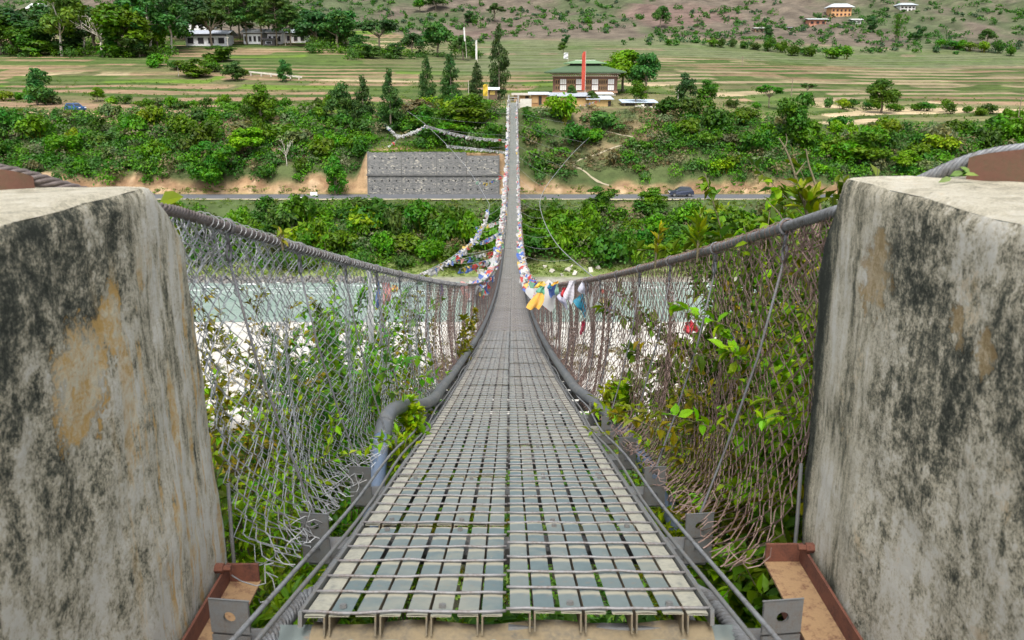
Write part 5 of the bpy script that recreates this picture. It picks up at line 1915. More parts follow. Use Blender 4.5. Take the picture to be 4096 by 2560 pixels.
cloth('cloth', [(673, 294.5), (676, 294), (676.8, 316), (674.3, 317)], 4.6, (0.72, 0.72, 0.70), 'white paper strip dangling in the right mesh', rip=0.01)
cloth('cloth', [(849, 200), (854, 190), (858, 197), (851, 207)], 2.42, (0.80, 0.36, 0.05), 'orange rag tied to the right cable at the wall', rip=0.01)
cloth('cloth', [(366, 270), (372, 271), (374, 346), (369, 340)], 6.6, (0.66, 0.67, 0.66), 'long white gauze scarf hanging in the left mesh', rip=0.03)
cloth('cloth', [(376, 281), (380, 280), (380, 310), (376, 306)], 7.0, (0.10, 0.20, 0.50), 'blue rag behind the left mesh')
cloth('cloth', [(381, 283), (390, 282), (391, 300), (383, 305)], 7.2, (0.60, 0.28, 0.26), 'faded pink red rag behind the left mesh')
cloth('cloth', [(391, 285), (398, 285), (397, 292), (391, 291)], 7.6, (0.75, 0.45, 0.12), 'orange scrap behind the left mesh')
cloth('cloth', [(440, 284), (443, 284), (443.5, 296), (441, 297)], 11.5, (0.10, 0.12, 0.36), 'dark blue ribbon knotted to the left handrail')
cloth('cloth', [(414, 277.5), (421, 277), (420, 281), (414, 281)], 10.0, (0.78, 0.66, 0.40), 'cream rag lying on the left handrail', rip=0.02)

# ------------------------------------------------------------------ buildings
def at_ground(u, v, d):
    p = at(u, v, d)
    return p


def part(e, b, name, m, parent=None, smooth_=False):
    return b.build(name, m, parent or e, smooth_)


def rgb(c):
    return np.array(c, float)


def hip_roof(b, x0, x1, y0, y1, z0, z1, rx, ry, th=0.15, col=(0.1, 0.2, 0.1)):
    """hipped roof slab: eaves rectangle at z0, ridge rectangle inset rx, ry at z1"""
    E = [(x0, y0), (x1, y0), (x1, y1), (x0, y1)]
    R_ = [(x0 + rx, y0 + ry), (x1 - rx, y0 + ry), (x1 - rx, y1 - ry), (x0 + rx, y1 - ry)]
    v = [(x, y, z0) for x, y in E] + [(x, y, z1) for x, y in R_] + [(x, y, z0 - th) for x, y in E]
    b.add(v, [(0, 1, 5, 4), (1, 2, 6, 5), (2, 3, 7, 6), (3, 0, 4, 7), (4, 5, 6, 7), (0, 8, 9, 1), (1, 9, 10, 2), (2, 10, 11, 3), (3, 11, 8, 0), (8, 11, 10, 9)], col=col)


def gable_roof(b, x0, x1, y0, y1, z0, z1, th=0.12, col=(0.3, 0.3, 0.3)):
    ym = (y0 + y1) / 2
    for ya, yb in ((y0, ym), (y1, ym)):
        v = [(x0, ya, z0), (x1, ya, z0), (x1, yb, z1), (x0, yb, z1)]
        b.hexa([(p[0], p[1], p[2] - th) for p in v] + v, col=col)


# --- the temple
d = 180.0
Lp, Rp = at(552.7, 94, d), at(616.8, 94, d)
TX, TW, TZ = (Lp.x + Rp.x) / 2, (Rp.x - Lp.x), -3.0
temple = empty('temple', (TX, d, TZ), math.radians(-4))
tag(temple, 'two-tiered temple house with green hipped roof and rows of white panelled windows', 'temple')
hw = TW / 2
Zt = lambda v: (at(585, v, d).z - TZ)
zw0, zw1, ze, zr = Zt(90.6), Zt(79.2), Zt(71.8), Zt(64.8)
b = MB()
b.box(-hw + 0.25, hw - 0.25, 0.25, 9.5, -1.0, zw0 - 0.2, col=(0.62, 0.58, 0.50))
part(temple, b, 'wall', PAINT)
b = MB()
b.box(-hw, hw, 0.0, 9.8, zw0 - 0.195, zw1 + 0.4, col=(0.16, 0.085, 0.06))
part(temple, b, 'timber_storey', PAINT)
b = MB()
b.box(-hw - 0.12, hw + 0.12, -0.14, 0.0 - 0.003, zw0 - 0.45, zw0 - 0.12, col=(0.34, 0.20, 0.13))
part(temple, b, 'sill_band', PAINT)
# cornice: stepped bands with bracket blocks
b = MB()
b.box(-hw - 0.25, hw + 0.25, -0.30, 9.9, zw1 + 0.42, zw1 + 0.60, col=(0.40, 0.26, 0.20))
part(temple, b, 'cornice', PAINT)
b = MB()
b.box(-hw - 0.55, hw + 0.55, -0.62, 10.1, zw1 + 1.02, zw1 + 1.16, col=(0.55, 0.52, 0.45))
part(temple, b, 'cornice', PAINT)
for row, (zz, hh_, yy0, cc) in enumerate(((zw1 + 0.605, 0.19, -0.42, (0.62, 0.58, 0.5)), (zw1 + 0.80, 0.2, -0.52, (0.30, 0.16, 0.12)))):
    nb = 34
    bm_ = MB()
    bm_.box(-0.12, 0.12, yy0, 0.3, 0, hh_, col=cc)
    me = bm_.mesh('bracket_block', PAINT)
    for i in range(nb):
        put('bracket_block', me, temple, (-hw - 0.15 + (2 * hw + 0.3) * (i + 0.5) / nb, 0, zz))
b = MB()
b.box(-hw + 0.3, hw - 0.3, 0.6, 9.2, zw1 + 1.165, ze - 0.1, col=(0.05, 0.035, 0.03))
part(temple, b, 'attic', PAINT)
# window groups: white panels in two rows alternate with dark arched lights
pan = MB()
pan.box(-0.19, 0.19, -0.11, -0.02, 0, 0.70, col=(0.80, 0.79, 0.76))
pan.box(-0.21, 0.21, -0.07, -0.015, -0.03, -0.005, col=(0.10, 0.05, 0.04))
PANEL = pan.mesh('window_panel', PAINT)
arc = MB()
th = np.linspace(0, math.pi, 9)
out_ = [(-0.13, 0.0), (0.13, 0.0)] + [(0.13 * math.cos(t), 0.42 + 0.15 * math.sin(t)) for t in th]
n = len(out_)
arc.add([(x, -0.030, z) for x, z in out_] + [(x, 0.01, z) for x, z in out_], [(i, (i + 1) % n, n + (i + 1) % n, n + i) for i in range(n)], [(0, i, i + 1) for i in range(1, n - 1)], col=(0.012, 0.010, 0.010))
ARCH = arc.mesh('window_light', PAINT)
frm = MB()
frm.box(-0.17, 0.17, -0.025, -0.004, -0.03, 0.66, col=(0.45, 0.28, 0.12))
FRAME = frm.mesh('window_frame', PAINT)
zrow = (zw0 + 0.02, zw0 + (zw1 - zw0) * 0.53)
x = -hw + 0.75
groups = [('a', 2), ('w', 3), ('a', 4), ('w', 3), ('a', 4), ('w', 3), ('a', 4), ('w', 3)]
tot = sum(n for _, n in groups)
pitch = (2 * hw - 1.0) / (tot + len(groups) * 0.35)
x = -hw + 0.5
for g, n in groups:
    for i in range(n):
        for z in zrow:
            hs_ = (zw1 - zw0) * 0.44 / 0.70
            if g == 'w':
                put('window_panel', PANEL, temple, (x + pitch / 2, 0, z + 0.08), None, (pitch * 2.25, 1, hs_))
            else:
                f_ = put('window_frame', FRAME, temple, (x + pitch / 2, 0, z + 0.08), None, (pitch * 2.4, 1, hs_))
                put('window_light', ARCH, f_, (0, 0, 0.03))
        x += pitch
    x += 0.35 * pitch
GREEN = (0.062, 0.105, 0.052)
b = MB()
ex = px(8.2, d)
hip_roof(b, -hw - ex, hw + ex, -1.7, 11.4, ze, zr, 5.0, 4.6, 0.22, GREEN)
part(temple, b, 'roof', PAINT)
b = MB()
b.box(-3.2, 3.2, 3.1, 6.6, zr - 0.05, zr + 0.32, col=(0.04, 0.03, 0.03))
part(temple, b, 'lantern', PAINT)
b = MB()
hip_roof(b, -4.5, 4.5, 1.9, 7.8, zr + 0.36, zr + 0.95, 2.4, 2.9, 0.1, (0.14, 0.24, 0.12))
part(temple, b, 'upper_roof', PAINT)
b = MB()
b.box(-2.1, 2.1, 4.7, 5.0, zr + 0.955, zr + 1.03, col=(0.75, 0.75, 0.72))
part(temple, b, 'ridge_cap', PAINT)


def pole_flag(u, v0, v1, d, fw, color, label, frac=1.0, r=0.05, name='flag_pole', tip=True):
    p0 = at(u, v0, d)
    h = at(u, v1, d).z - p0.z
    e = empty(name, p0)
    tag(e, label, 'flag pole')
    b = MB()
    b.tube([(0, 0, -0.8), (0, 0, h)], [r, r * 0.6], 6)
    part(e, b, 'pole', PALE_BARK)
    if fw:
        b = MB()
        U, V = np.meshgrid(np.linspace(0, 1, 24), np.linspace(0, 1, 6), indexing='ij')
        zz = h * (1 - frac) + U * h * frac * 0.985
        w = fw * np.where(U > 0.93, 1 - (U - 0.93) * 6, 1.0)
        b.grid(np.stack([-w * V - 0.02, 0.10 * np.sin(V * 4 + U * 9), zz], -1))
        o = part(e, b, 'banner', FLAGM, None, True)
        o.color = (*color, 1)
    return e


pole_flag(585, 93, 51, 174.0, 0.72, (0.62, 0.075, 0.04), 'tall orange red vertical banner in front of the temple', 0.93, 0.06)
pole_flag(560 - 7, 64, 53, 184.0, 0.0, (0.8, 0.8, 0.8), 'x') if False else None
pole_flag(568, 63, 52.5, 183.0, 0.9, (0.80, 0.80, 0.80), 'short pole with small white flag on the temple roof', 0.6, 0.04)
pole_flag(516.5 - 28.5 + 0, 99, 84, 166.0, 0.9, (0.72, 0.50, 0.03), 'yellow vertical flag beside the hut left of the tallest cypress', 0.8, 0.05)
pole_flag(477.3, 60, 40, 240.0, 0.45, (0.85, 0.85, 0.85), 'straight white prayer banner pole right of the dark trees', 0.98, 0.06)
pole_flag(466.5, 55, 27, 246.0, 0.4, (0.85, 0.85, 0.85), 'taller slightly leaning white banner pole among the dark trees', 0.5, 0.06).rotation_euler = (0, math.radians(-3), 0)
pole_flag(468.5, 93, 80, 176.0, 0.0, (0.85, 0.85, 0.85), 'thin white pole left of the small cypress', 1, 0.06)
pole_flag(597, 95, 80, 170.0, 0.0, (0.85, 0.85, 0.85), 'thin white pole before the temple windows', 1, 0.045)


# --- huts round the temple
def hut(name, u0, u1, vb, vw, vr, d, depth, wallc, roofc, label, lean=0.6, rz=0.0, openings=(), cat='hut', over=0.5, gable=False, wall_m=None):
    """mono-pitch or gabled hut: walls vb..vw, roof top at vr (picture heights), span u0..u1"""
    a, c = at(u0, vb, d), at(u1, vb, d)
    e = empty(name, ((a.x + c.x) / 2, d, a.z), rz)
    tag(e, label, cat)
    w = (c.x - a.x) / 2
    hw_ = at(u0, vw, d).z - a.z
    hr_ = at(u0, vr, d).z - a.z
    b = MB()
    b.box(-w, w, 0, depth, -1.5, hw_, col=wallc)
    part(e, b, 'wall', wall_m or PAINT)
    b = MB()
    if gable:
        gable_roof(b, -w - over, w + over, -over, depth + over, hw_ + 0.05, hr_, 0.1, roofc)
    else:
        v = [(-w - over, -over, hw_ + 0.05), (w + over, -over, hw_ + 0.05), (w + over, depth + over, hr_ + 0.05), (-w - over, depth + over, hr_ + 0.05)]
        b.hexa([(p[0], p[1], p[2] - 0.1) for p in v] + v, col=roofc)
    part(e, b, 'roof', PAINT)
    for (f0, f1, z0, z1, nm, cc) in openings:
        b = MB()
        b.box(-w + 2 * w * f0, -w + 2 * w * f1, -0.05, -0.004, hw_ * z0, hw_ * z1, col=cc)
        o = part(e, b, nm, PAINT)
        if nm == 'window':
            b = MB()
            b.box(-w + 2 * w * f0 - 0.08, -w + 2 * w * f1 + 0.08, -0.08, -0.03, hw_ * z0 - 0.1, hw_ * z0 - 0.004, col=(0.25, 0.14, 0.08))
            b.build('sill', PAINT, o)
    return e


TIN = (0.42, 0.45, 0.48)
OCH = (0.44, 0.29, 0.12)
BRN = (0.20, 0.12, 0.07)
DRK = (0.02, 0.016, 0.014)
hut('wooden_hut', 531, 547, 105.5, 94.5, 92.5, 162, 4.0, (0.34, 0.19, 0.08), (0.46, 0.49, 0.52), 'small wooden hut with pale tin roof right of the far bridge end', openings=[(0.48, 0.66, 0.05, 0.85, 'door', DRK), (0.08, 0.42, 0.25, 0.8, 'window', (0.42, 0.26, 0.12))])
# long ochre shed in two stepped stretches
hut('long_shed', 550, 588, 106.5, 96.3, 93.2, 163, 6.0, OCH, (0.33, 0.36, 0.40), 'left half of the long ochre mud shed with tin roof below the temple', openings=[(0.13, 0.25, 0.2, 0.7, 'window', (0.16, 0.09, 0.05)), (0.02, 0.40, 0.82, 0.97, 'opening', (0.07, 0.05, 0.04)), (0.50, 0.95, 0.82, 0.97, 'opening', (0.06, 0.045, 0.04))], cat='shed')
hut('long_shed', 588.6, 611, 108, 99.3, 96.6, 162, 6.0, (0.46, 0.31, 0.13), (0.42, 0.46, 0.51), 'right half of the long ochre mud shed, lower than its neighbour', openings=[(0.86, 0.99, 0.1, 0.8, 'door', DRK)], cat='shed')
hut('open_shed', 624, 655, 109.5, 102.5, 100.2, 163, 4.5, (0.22, 0.17, 0.11), (0.44, 0.52, 0.60), 'open shed with light blue tin roof right of the temple', openings=[(0.04, 0.34, 0.0, 0.85, 'opening', DRK), (0.42, 0.58, 0.0, 0.9, 'opening', (0.22, 0.30, 0.08)), (0.66, 0.90, 0.25, 0.9, 'opening', DRK)], cat='shed')
hut('store_hut', 514, 530, 101.5, 95, 93.5, 170, 4.0, (0.40, 0.24, 0.11), (0.40, 0.36, 0.30), 'low ochre hut behind the far bridge portal', cat='hut', openings=[(0.70, 0.92, 0.1, 0.85, 'door', DRK)])
hut('white_outhouse', 599, 611, 98, 94.0, 92.5, 174, 3.0, (0.80, 0.79, 0.76), (0.78, 0.78, 0.78), 'small white outhouse between temple and long shed', cat='hut', openings=[(0.25, 0.5, 0.2, 0.8, 'door', (0.3, 0.3, 0.3))])
hut('yellow_hut', 487, 497, 99, 89.5, 87.5, 168, 3.0, (0.14, 0.09, 0.06), (0.66, 0.70, 0.72), 'dark open hut with pale roof left of the tallest cypress', cat='hut', openings=[(0.3, 0.8, 0.45, 0.85, 'opening', (0.5, 0.36, 0.1))])
hut('tin_shelter', 396, 416, 116, 110, 107.5, 158.5, 3.0, (0.34, 0.35, 0.34), (0.62, 0.63, 0.62), 'grey tin shelter half hidden in trees below the cypresses', cat='shed', openings=[(0.2, 0.8, 0.1, 0.7, 'opening', (0.2, 0.2, 0.2))])
# white plinth at the bridge end
b = MB()
p0, p1 = at(520, 107, 159), at(531.5, 107, 159)
b.box(p0.x, p1.x, 159, 160.5, p0.z - 1.5, at(520, 99, 159).z, col=(0.55, 0.53, 0.47))
tag(b.build('plinth_wall', PAINT), 'low whitewashed plinth wall beside the far bridge end', 'wall')


def blob_mound(name, u, v, w, h, d, color, label, cat, m=STONE):
    p = at(u, v, d)
    b = MB()
    U, V = np.meshgrid(np.linspace(0, 2 * math.pi, 25), np.linspace(0, 1, 9), indexing='ij')
    r = np.sqrt(np.clip(1 - V ** 2.2, 0, 1)) * (1 + 0.06 * np.sin(U * 5) + 0.05 * np.sin(U * 9 + V * 7))
    W, Hh = px(w, d) / 2, px(h, d)
    b.grid(np.stack([W * r * np.cos(U), W * 0.9 * r * np.sin(U), Hh * V - 0.3], -1), np.tile(color, (25 * 9, 1)))
    o = b.build(name, m, None, True)
    o.location = p
    return tag(o, label, cat)


blob_mound('haystack', 661, 112, 17, 9, 160, (0.36, 0.33, 0.29), 'grey rounded haystack right of the open shed', 'haystack')
# stone piles: separate stones
rs_ = random.Random(9)
stm = []
for k in range(4):
    bb = MB()
    q = np.array([(x, y, z) for z in (-1, 1) for y in (-1, 1) for x in (-1, 1)], float)
    q = q * (1 + 0.35 * np.random.RandomState(k).uniform(-1, 1, (8, 3)))
    bb.add(q * 0.5, [(0, 2, 3, 1), (4, 5, 7, 6), (0, 1, 5, 4), (2, 6, 7, 3), (0, 4, 6, 2), (1, 3, 7, 5)], col=(0.45, 0.42, 0.36))
    stm.append(bb.mesh('stone', STONE))
pile = empty('stone_pile', at(640, 110.5, 160))
tag(pile, 'heap of grey field stones in front of the open shed', 'stones')
for i in range(70):
    s = rs_.uniform(0.2, 0.45)
    x = rs_.uniform(-3.4, 3.4)
    put('stone', rs_.choice(stm), pile, (x, rs_.uniform(-0.8, 0.8), rs_.uniform(0, 0.9) * (1 - abs(x) / 4)), (rs_.random() * 3, rs_.random() * 3, rs_.random() * 3), (s, s * 1.2, s * 0.8))
# boulders on the grassy shore
for i, (u, v, s) in enumerate([(545, 268, 0.5), (552, 272, 0.7), (568, 271, 0.9), (572, 268, 0.5), (575, 275, 0.6), (590, 271, 0.8), (598, 269, 0.6), (562, 276, 0.5), (480, 274, 0.8), (470, 272, 0.6)]):
    p = hit(u, v, 100)
    o = put('boulder', stm[i % 4], None, p + Vector((0, 0, 0.1)), (0.3 * i, 0.2 * i, i), (s, s * 0.8, s * 0.6))
    order = sorted([545, 552, 568, 572, 575, 590, 598, 562, 480, 470]).index(u)
    tag(o, ('first second third fourth fifth sixth seventh eighth ninth tenth'.split()[order]) + ' pale boulder from the left on the grassy shore', 'boulder', 'boulders on the grassy shore')
b = MB()
rs2 = np.random.RandomState(4)
for i in range(420):
    x = -rs2.uniform(14, 60)
    y = rs2.uniform(105.6, 107.6)
    s = rs2.uniform(0.15, 0.5)
    q = np.array([(a_, b_, c_) for c_ in (-1, 1) for b_ in (-1, 1) for a_ in (-1, 1)], float) * (1 + 0.35 * rs2.uniform(-1, 1, (8, 3))) * 0.5 * s
    b.add(q + (x, y, float(ground_z(x, y)) + 0.2), [(0, 2, 3, 1), (4, 5, 7, 6), (0, 1, 5, 4), (2, 6, 7, 3), (0, 4, 6, 2), (1, 3, 7, 5)], col=np.array((0.16, 0.15, 0.14)) * rs2.uniform(0.6, 1.6))
tag(b.build('shore_stones', STONE), 'dark stones lining the far water edge at left', 'stones', kind='stuff')

b = MB()
for i in range(900):
    y = rs2.uniform(60, 88)
    x = rs2.uniform(-0.42, 0.42) * y
    if math.sin(x * 0.35 + y * 0.2) + math.sin(x * 0.13 - y * 0.31) < 0.2:
        continue
    s = rs2.uniform(0.12, 0.42) * rs2.uniform(0.5, 1.2)
    q = np.array([(a_, b_, c_) for c_ in (-1, 1) for b_ in (-1, 1) for a_ in (-1, 1)], float) * (1 + 0.35 * rs2.uniform(-1, 1, (8, 3))) * 0.5 * s
    b.add(q * (1.3, 1, 0.6) + (x, y, float(ground_z(x, y)) + 0.08), [(0, 2, 3, 1), (4, 5, 7, 6), (0, 1, 5, 4), (2, 6, 7, 3), (0, 4, 6, 2), (1, 3, 7, 5)], col=np.array((0.20, 0.195, 0.18)) * rs2.uniform(0.6, 1.8))
tag(b.build('river_stones', STONE), 'grey stones strewn over the white sandbank', 'stones', kind='stuff')

# --- stone retaining wall with concrete ribs
rw = empty('retaining_wall', (-11, 136.3, ROADZ))
tag(rw, 'grey masonry retaining wall in eight panels with concrete ribs beside the road', 'wall')


def masonry_build(t, out):
    co = coords(t)
    vo = t.nodes.new('ShaderNodeTexVoronoi')
    vo.inputs['Scale'].default_value = 5.2
    mp = t.nodes.new('ShaderNodeMapping')
    mp.inputs['Scale'].default_value = (0.62, 1.0, 1.5)
    L(t, co, mp.inputs[0])
    L(t, mp.outputs[0], vo.inputs['Vector'])
    sx = t.nodes.new('ShaderNodeSeparateColor')
    L(t, vo.outputs['Color'], sx.inputs[0])
    big = noise(t, co, 0.8, 4)
    col = mixc(t, sx.outputs[0], (0.085, 0.088, 0.088), (0.17, 0.168, 0.16))
    pale = math_(t, 'MULTIPLY', ramp(t, sx.outputs[1], 0.76, 0.82), ramp(t, big, 0.42, 0.60))
    col = mixc(t, pale, col, (0.34, 0.32, 0.27))
    mort = ramp(t, vo.outputs['Distance'], 0.55, 0.75)
    col = mixc(t, math_(t, 'MULTIPLY', mort, 0.8), col, (0.14, 0.14, 0.137))
    princ(t, out, col, 0.9, 0, bump(t, vo.outputs['Distance'], 0.5, 0.06))


MASON = mat('masonry', masonry_build)
RIBM = plain('stained_concrete', (0.12, 0.12, 0.115), 0.9, c2=(0.07, 0.07, 0.068), scale=2)
dW = 136.35
uc = [368, 401.5, 436.5, 466.5, 498.6]
vt = [152.5, 152.2, 152.2, 156.0]
for i in range(4):
    xa, xb = at(uc[i], 175, dW).x, at(uc[i + 1], 175, dW).x
    zt, zm = at(432, vt[i], dW + 0.6).z, at(432, 175, dW).z
    for (z0, z1, y0, y1) in ((ROADZ - 0.1, zm - 0.02, dW - 0.35, dW + 0.1), (zm + 0.02, zt, dW + 0.0, dW + 0.9)):
        b = MB()
        b.hexa([(xa + 0.05, y0, z0), (xb - 0.05, y0, z0), (xb - 0.05, y0 + 2.5, z0), (xa + 0.05, y0 + 2.5, z0), (xa + 0.05, y1, z1), (xb - 0.05, y1, z1), (xb - 0.05, y1 + 2.2, z1), (xa + 0.05, y1 + 2.2, z1)])
        o = b.build('wall_panel', MASON, rw)
        o.location = -Vector(rw.location)
        b = MB()
        nh = 4 if z0 < zm - 1 else 4
        for r_, f_ in ((0, 0.30), (1, 0.72)):
            for k in range(nh):
                x = xa + (xb - xa) * (k + 0.6 + 0.3 * r_) / (nh + 0.6)
                z = z0 + (z1 - z0) * f_
                y = y0 + (y1 - y0) * f_
                b.box(x - 0.10, x + 0.10, y - 0.02, y + 0.2, z - 0.13, z + 0.13, col=(0.015, 0.015, 0.015))
        h = b.build('weep_hole', PAINT, o)
        tag(h, kind='stuff')
for i in range(5):
    x = at(uc[i], 175, dW).x
    zt = at(432, vt[min(i, 3)], dW + 0.6).z
    b = MB()
    b.hexa([(x - 0.14, dW - 0.45, ROADZ - 0.1), (x + 0.14, dW - 0.45, ROADZ - 0.1), (x + 0.14, dW + 1.5, ROADZ - 0.1), (x - 0.14, dW + 1.5, ROADZ - 0.1), (x - 0.14, dW + 0.86, zt + 0.06), (x + 0.14, dW + 0.86, zt + 0.06), (x + 0.14, dW + 2.4, zt + 0.06), (x - 0.14, dW + 2.4, zt + 0.06)])
    o = b.build('rib', RIBM, rw)
    o.location = -Vector(rw.location)
b = MB()
zm = at(432, 175, dW).z
b.box(at(uc[0], 175, dW).x - 0.2, at(uc[4], 175, dW).x + 0.2, dW - 0.12, dW + 1.2, zm - 0.13, zm + 0.11)
o = b.build('string_course', RIBM, rw)
o.location = -Vector(rw.location)
# grass overhanging the wall top
b = MB()
rg = np.random.RandomState(8)
n = 2200
x = rg.uniform(at(368, 153, dW).x, at(498, 153, dW).x, n)
y = dW + 0.9 + 4.0 * rg.rand(n) ** 1.6
z = np.maximum(np.where(y < dW + 2.6, -11.05, -99), ground_z(x, y)) + 0.12 * rg.rand(n) + 0.3 * (fbm(x, x * 0, 0.5, 2) > 0.1) * rg.rand(n)
leaf_cards(b, np.stack([x, y, z], -1), np.tile((0, -0.6, 0.6), (n, 1)), 0.34, rg, 0.4)
o = b.build('grass', LEAF)
o.color = (0.11, 0.18, 0.035, 1)
tag(o, 'green grass on the slope above the retaining wall', 'grass', kind='stuff')


# --- far houses
def house(u0, u1, vb, ve, vr, wallc, roofc, trim, label, rows, cols, d=None, depth=7.0, hip=True, name='farmhouse'):
    uc_ = (u0 + u1) / 2
    if d is None:
        d = hit(uc_, vb).y
    a, c = at(u0, vb, d), at(u1, vb, d)
    e = empty(name, ((a.x + c.x) / 2, d, a.z))
    tag(e, label, 'house')
    w = (c.x - a.x) / 2
    he = at(uc_, ve, d).z - a.z
    hr_ = at(uc_, vr, d).z - a.z
    b = MB()
    b.box(-w, w, 0, depth, -2.5, he, col=wallc)
    part(e, b, 'wall', PAINT)
    b = MB()
    b.box(-w - 0.1, w + 0.1, -0.12, -0.004, he * 0.90, he - 0.003, col=trim)
    part(e, b, 'eaves_band', PAINT)
    for r_ in range(rows):
        for k in range(cols):
            x = -w + 2 * w * (k + 0.5) / cols
            z0 = he * (0.90 / rows) * (r_ + 0.25)
            z1 = he * (0.90 / rows) * (r_ + 0.80)
            b = MB()
            b.box(x - w / cols * 0.55, x + w / cols * 0.55, -0.16, -0.006, z0, z1, col=trim)
            o = part(e, b, 'window', PAINT)
            b = MB()
            b.box(x - w / cols * 0.40, x + w / cols * 0.40, -0.20, -0.163, z0 + 0.12 * (z1 - z0), z1 - 0.1 * (z1 - z0), col=(0.02, 0.02, 0.025))
            b.build('pane', PAINT, o)
    b = MB()
    ov = 0.12 * w + 0.5
    if hip:
        hip_roof(b, -w - ov, w + ov, -ov, depth + ov, he + 0.25, hr_, w * 0.55, depth * 0.45, 0.15, roofc)
    else:
        gable_roof(b, -w - ov, w + ov, -ov, depth + ov, he + 0.2, hr_, 0.15, roofc)
    part(e, b, 'roof', PAINT)
    return e


WHT = (0.76, 0.75, 0.72)
house(831, 851, 16.5, 7.5, 3.2, (0.58, 0.33, 0.15), (0.46, 0.50, 0.52), (0.42, 0.16, 0.08), 'large ochre manor house with wide pale roof on the hillside', 2, 5)
house(809, 826, 25, 19.8, 18.0, (0.48, 0.22, 0.14), (0.42, 0.46, 0.46), (0.20, 0.08, 0.05), 'long low red brown house below the manor on the hillside', 1, 3, hip=False, depth=5)
house(900, 915, 11.5, 5.5, 2.5, WHT, (0.36, 0.40, 0.42), (0.10, 0.04, 0.035), 'small white house with dark window bands on the upper right hillside', 2, 4)
house(852, 861, 24, 20, 18.5, WHT, (0.6, 0.6, 0.6), (0.5, 0.48, 0.45), 'tiny white annex right below the ochre manor', 1, 2, hip=False, depth=4)
house(755, 764, 32, 28.5, 27.2, (0.34, 0.22, 0.14), (0.40, 0.40, 0.38), (0.2, 0.12, 0.08), 'small brown hut left of a dark tree on the hillside', 1, 2, hip=False, depth=3)
house(785, 792, 30, 28, 26.8, (0.30, 0.24, 0.18), (0.18, 0.19, 0.20), (0.2, 0.12, 0.08), 'tiny dark roofed field hut on the hillside', 1, 1, hip=False, depth=3)
house(186, 227, 46, 34.5, 29.5, (0.78, 0.78, 0.80), (0.34, 0.37, 0.42), (0.03, 0.025, 0.03), 'white single-storey house with grey gable roof among the trees', 1, 4, hip=False, depth=8)
house(177, 212, 30, 20, 16, (0.74, 0.74, 0.72), (0.68, 0.70, 0.70), (0.3, 0.28, 0.26), 'white building with pale roof behind the front white house', 1, 5, hip=False, depth=9)
house(244, 262, 44, 33, 28, (0.80, 0.80, 0.82), (0.6, 0.62, 0.64), (0.2, 0.18, 0.18), 'white wall building glimpsed between the pine trunks', 1, 4, hip=False, depth=8)
house(268, 282, 44, 33, 28, (0.80, 0.80, 0.82), (0.6, 0.62, 0.64), (0.2, 0.18, 0.18), 'second white building glimpsed right behind the pine trunks', 1, 3, hip=False, depth=8)
house(286, 306, 43, 33, 27, (0.80, 0.80, 0.80), (0.58, 0.66, 0.74), (0.10, 0.06, 0.06), 'white house with light blue roof right of the pine cluster', 1, 3, hip=False, depth=7)
house(29, 43, 19, 9, 3, WHT, (0.62, 0.64, 0.64), (0.08, 0.05, 0.05), 'tall white house with pale stepped roof in the top left', 2, 3)
house(0, 9, 18, 14, 11.5, (0.60, 0.62, 0.64), (0.66, 0.68, 0.70), (0.2, 0.2, 0.2), 'pale roofed building at the left picture edge', 1, 2, hip=False, depth=6)
house(263, 275, 45.5, 39.5, 38, (0.10, 0.09, 0.09), (0.13, 0.12, 0.13), (0.34, 0.36, 0.38), 'small dark shed with grey door under the pines', 1, 1, hip=False, depth=3, name='shed')

# irrigation channel on piers in the left fields
ch = empty('irrigation_channel', at(258, 76, 222))
tag(ch, 'pale concrete irrigation channel on low piers in the left fields', 'channel')
a, c = hit(247, 75.5) + Vector((0, 0, 0.95)), hit(302, 79.5) + Vector((0, 0, 0.55))
b = MB()
dv = (c - a)
for o0, o1, z0, z1 in ((-0.35, 0.35, -0.15, 0.0), (-0.35, -0.25, 0.0, 0.25), (0.25, 0.35, 0.0, 0.25)):
    b.hexa([(a.x, a.y + o0, a.z + z0), (c.x, c.y + o0, c.z + z0), (c.x, c.y + o1, c.z + z0), (a.x, a.y + o1, a.z + z0), (a.x, a.y + o0, a.z + z1), (c.x, c.y + o0, c.z + z1), (c.x, c.y + o1, c.z + z1), (a.x, a.y + o1, a.z + z1)], col=(0.55, 0.52, 0.45))
o = b.build('trough', PAINT, ch)
o.location = -Vector(ch.location)
for f_ in (0.08, 0.27, 0.45, 0.62, 0.80, 0.95):
    p = a + dv * f_
    b = MB()
    b.box(p.x - 0.15, p.x + 0.15, p.y - 0.3, p.y + 0.3, p.z - 1.5, p.z - 0.15, col=(0.50, 0.47, 0.40))
    o = b.build('pier', PAINT, ch)
    o.location = -Vector(ch.location)


# thin poles in the fields and beside the houses
def thin_pole(u, vb, vt, label, r=0.09, color=PALE_BARK):
    p = hit(u, vb)
    h = at(u, vt, p.y).z - p.z
    b = MB()
    b.tube([(0, 0, -0.5), (0.05, 0, h)], [r, r * 0.7], 6)
    b.box(-0.5, 0.5, -0.04, 0.04, h - 0.5, h - 0.42)
    o = b.build('utility_pole', color)
    o.location = p
    return tag(o, label, 'pole')


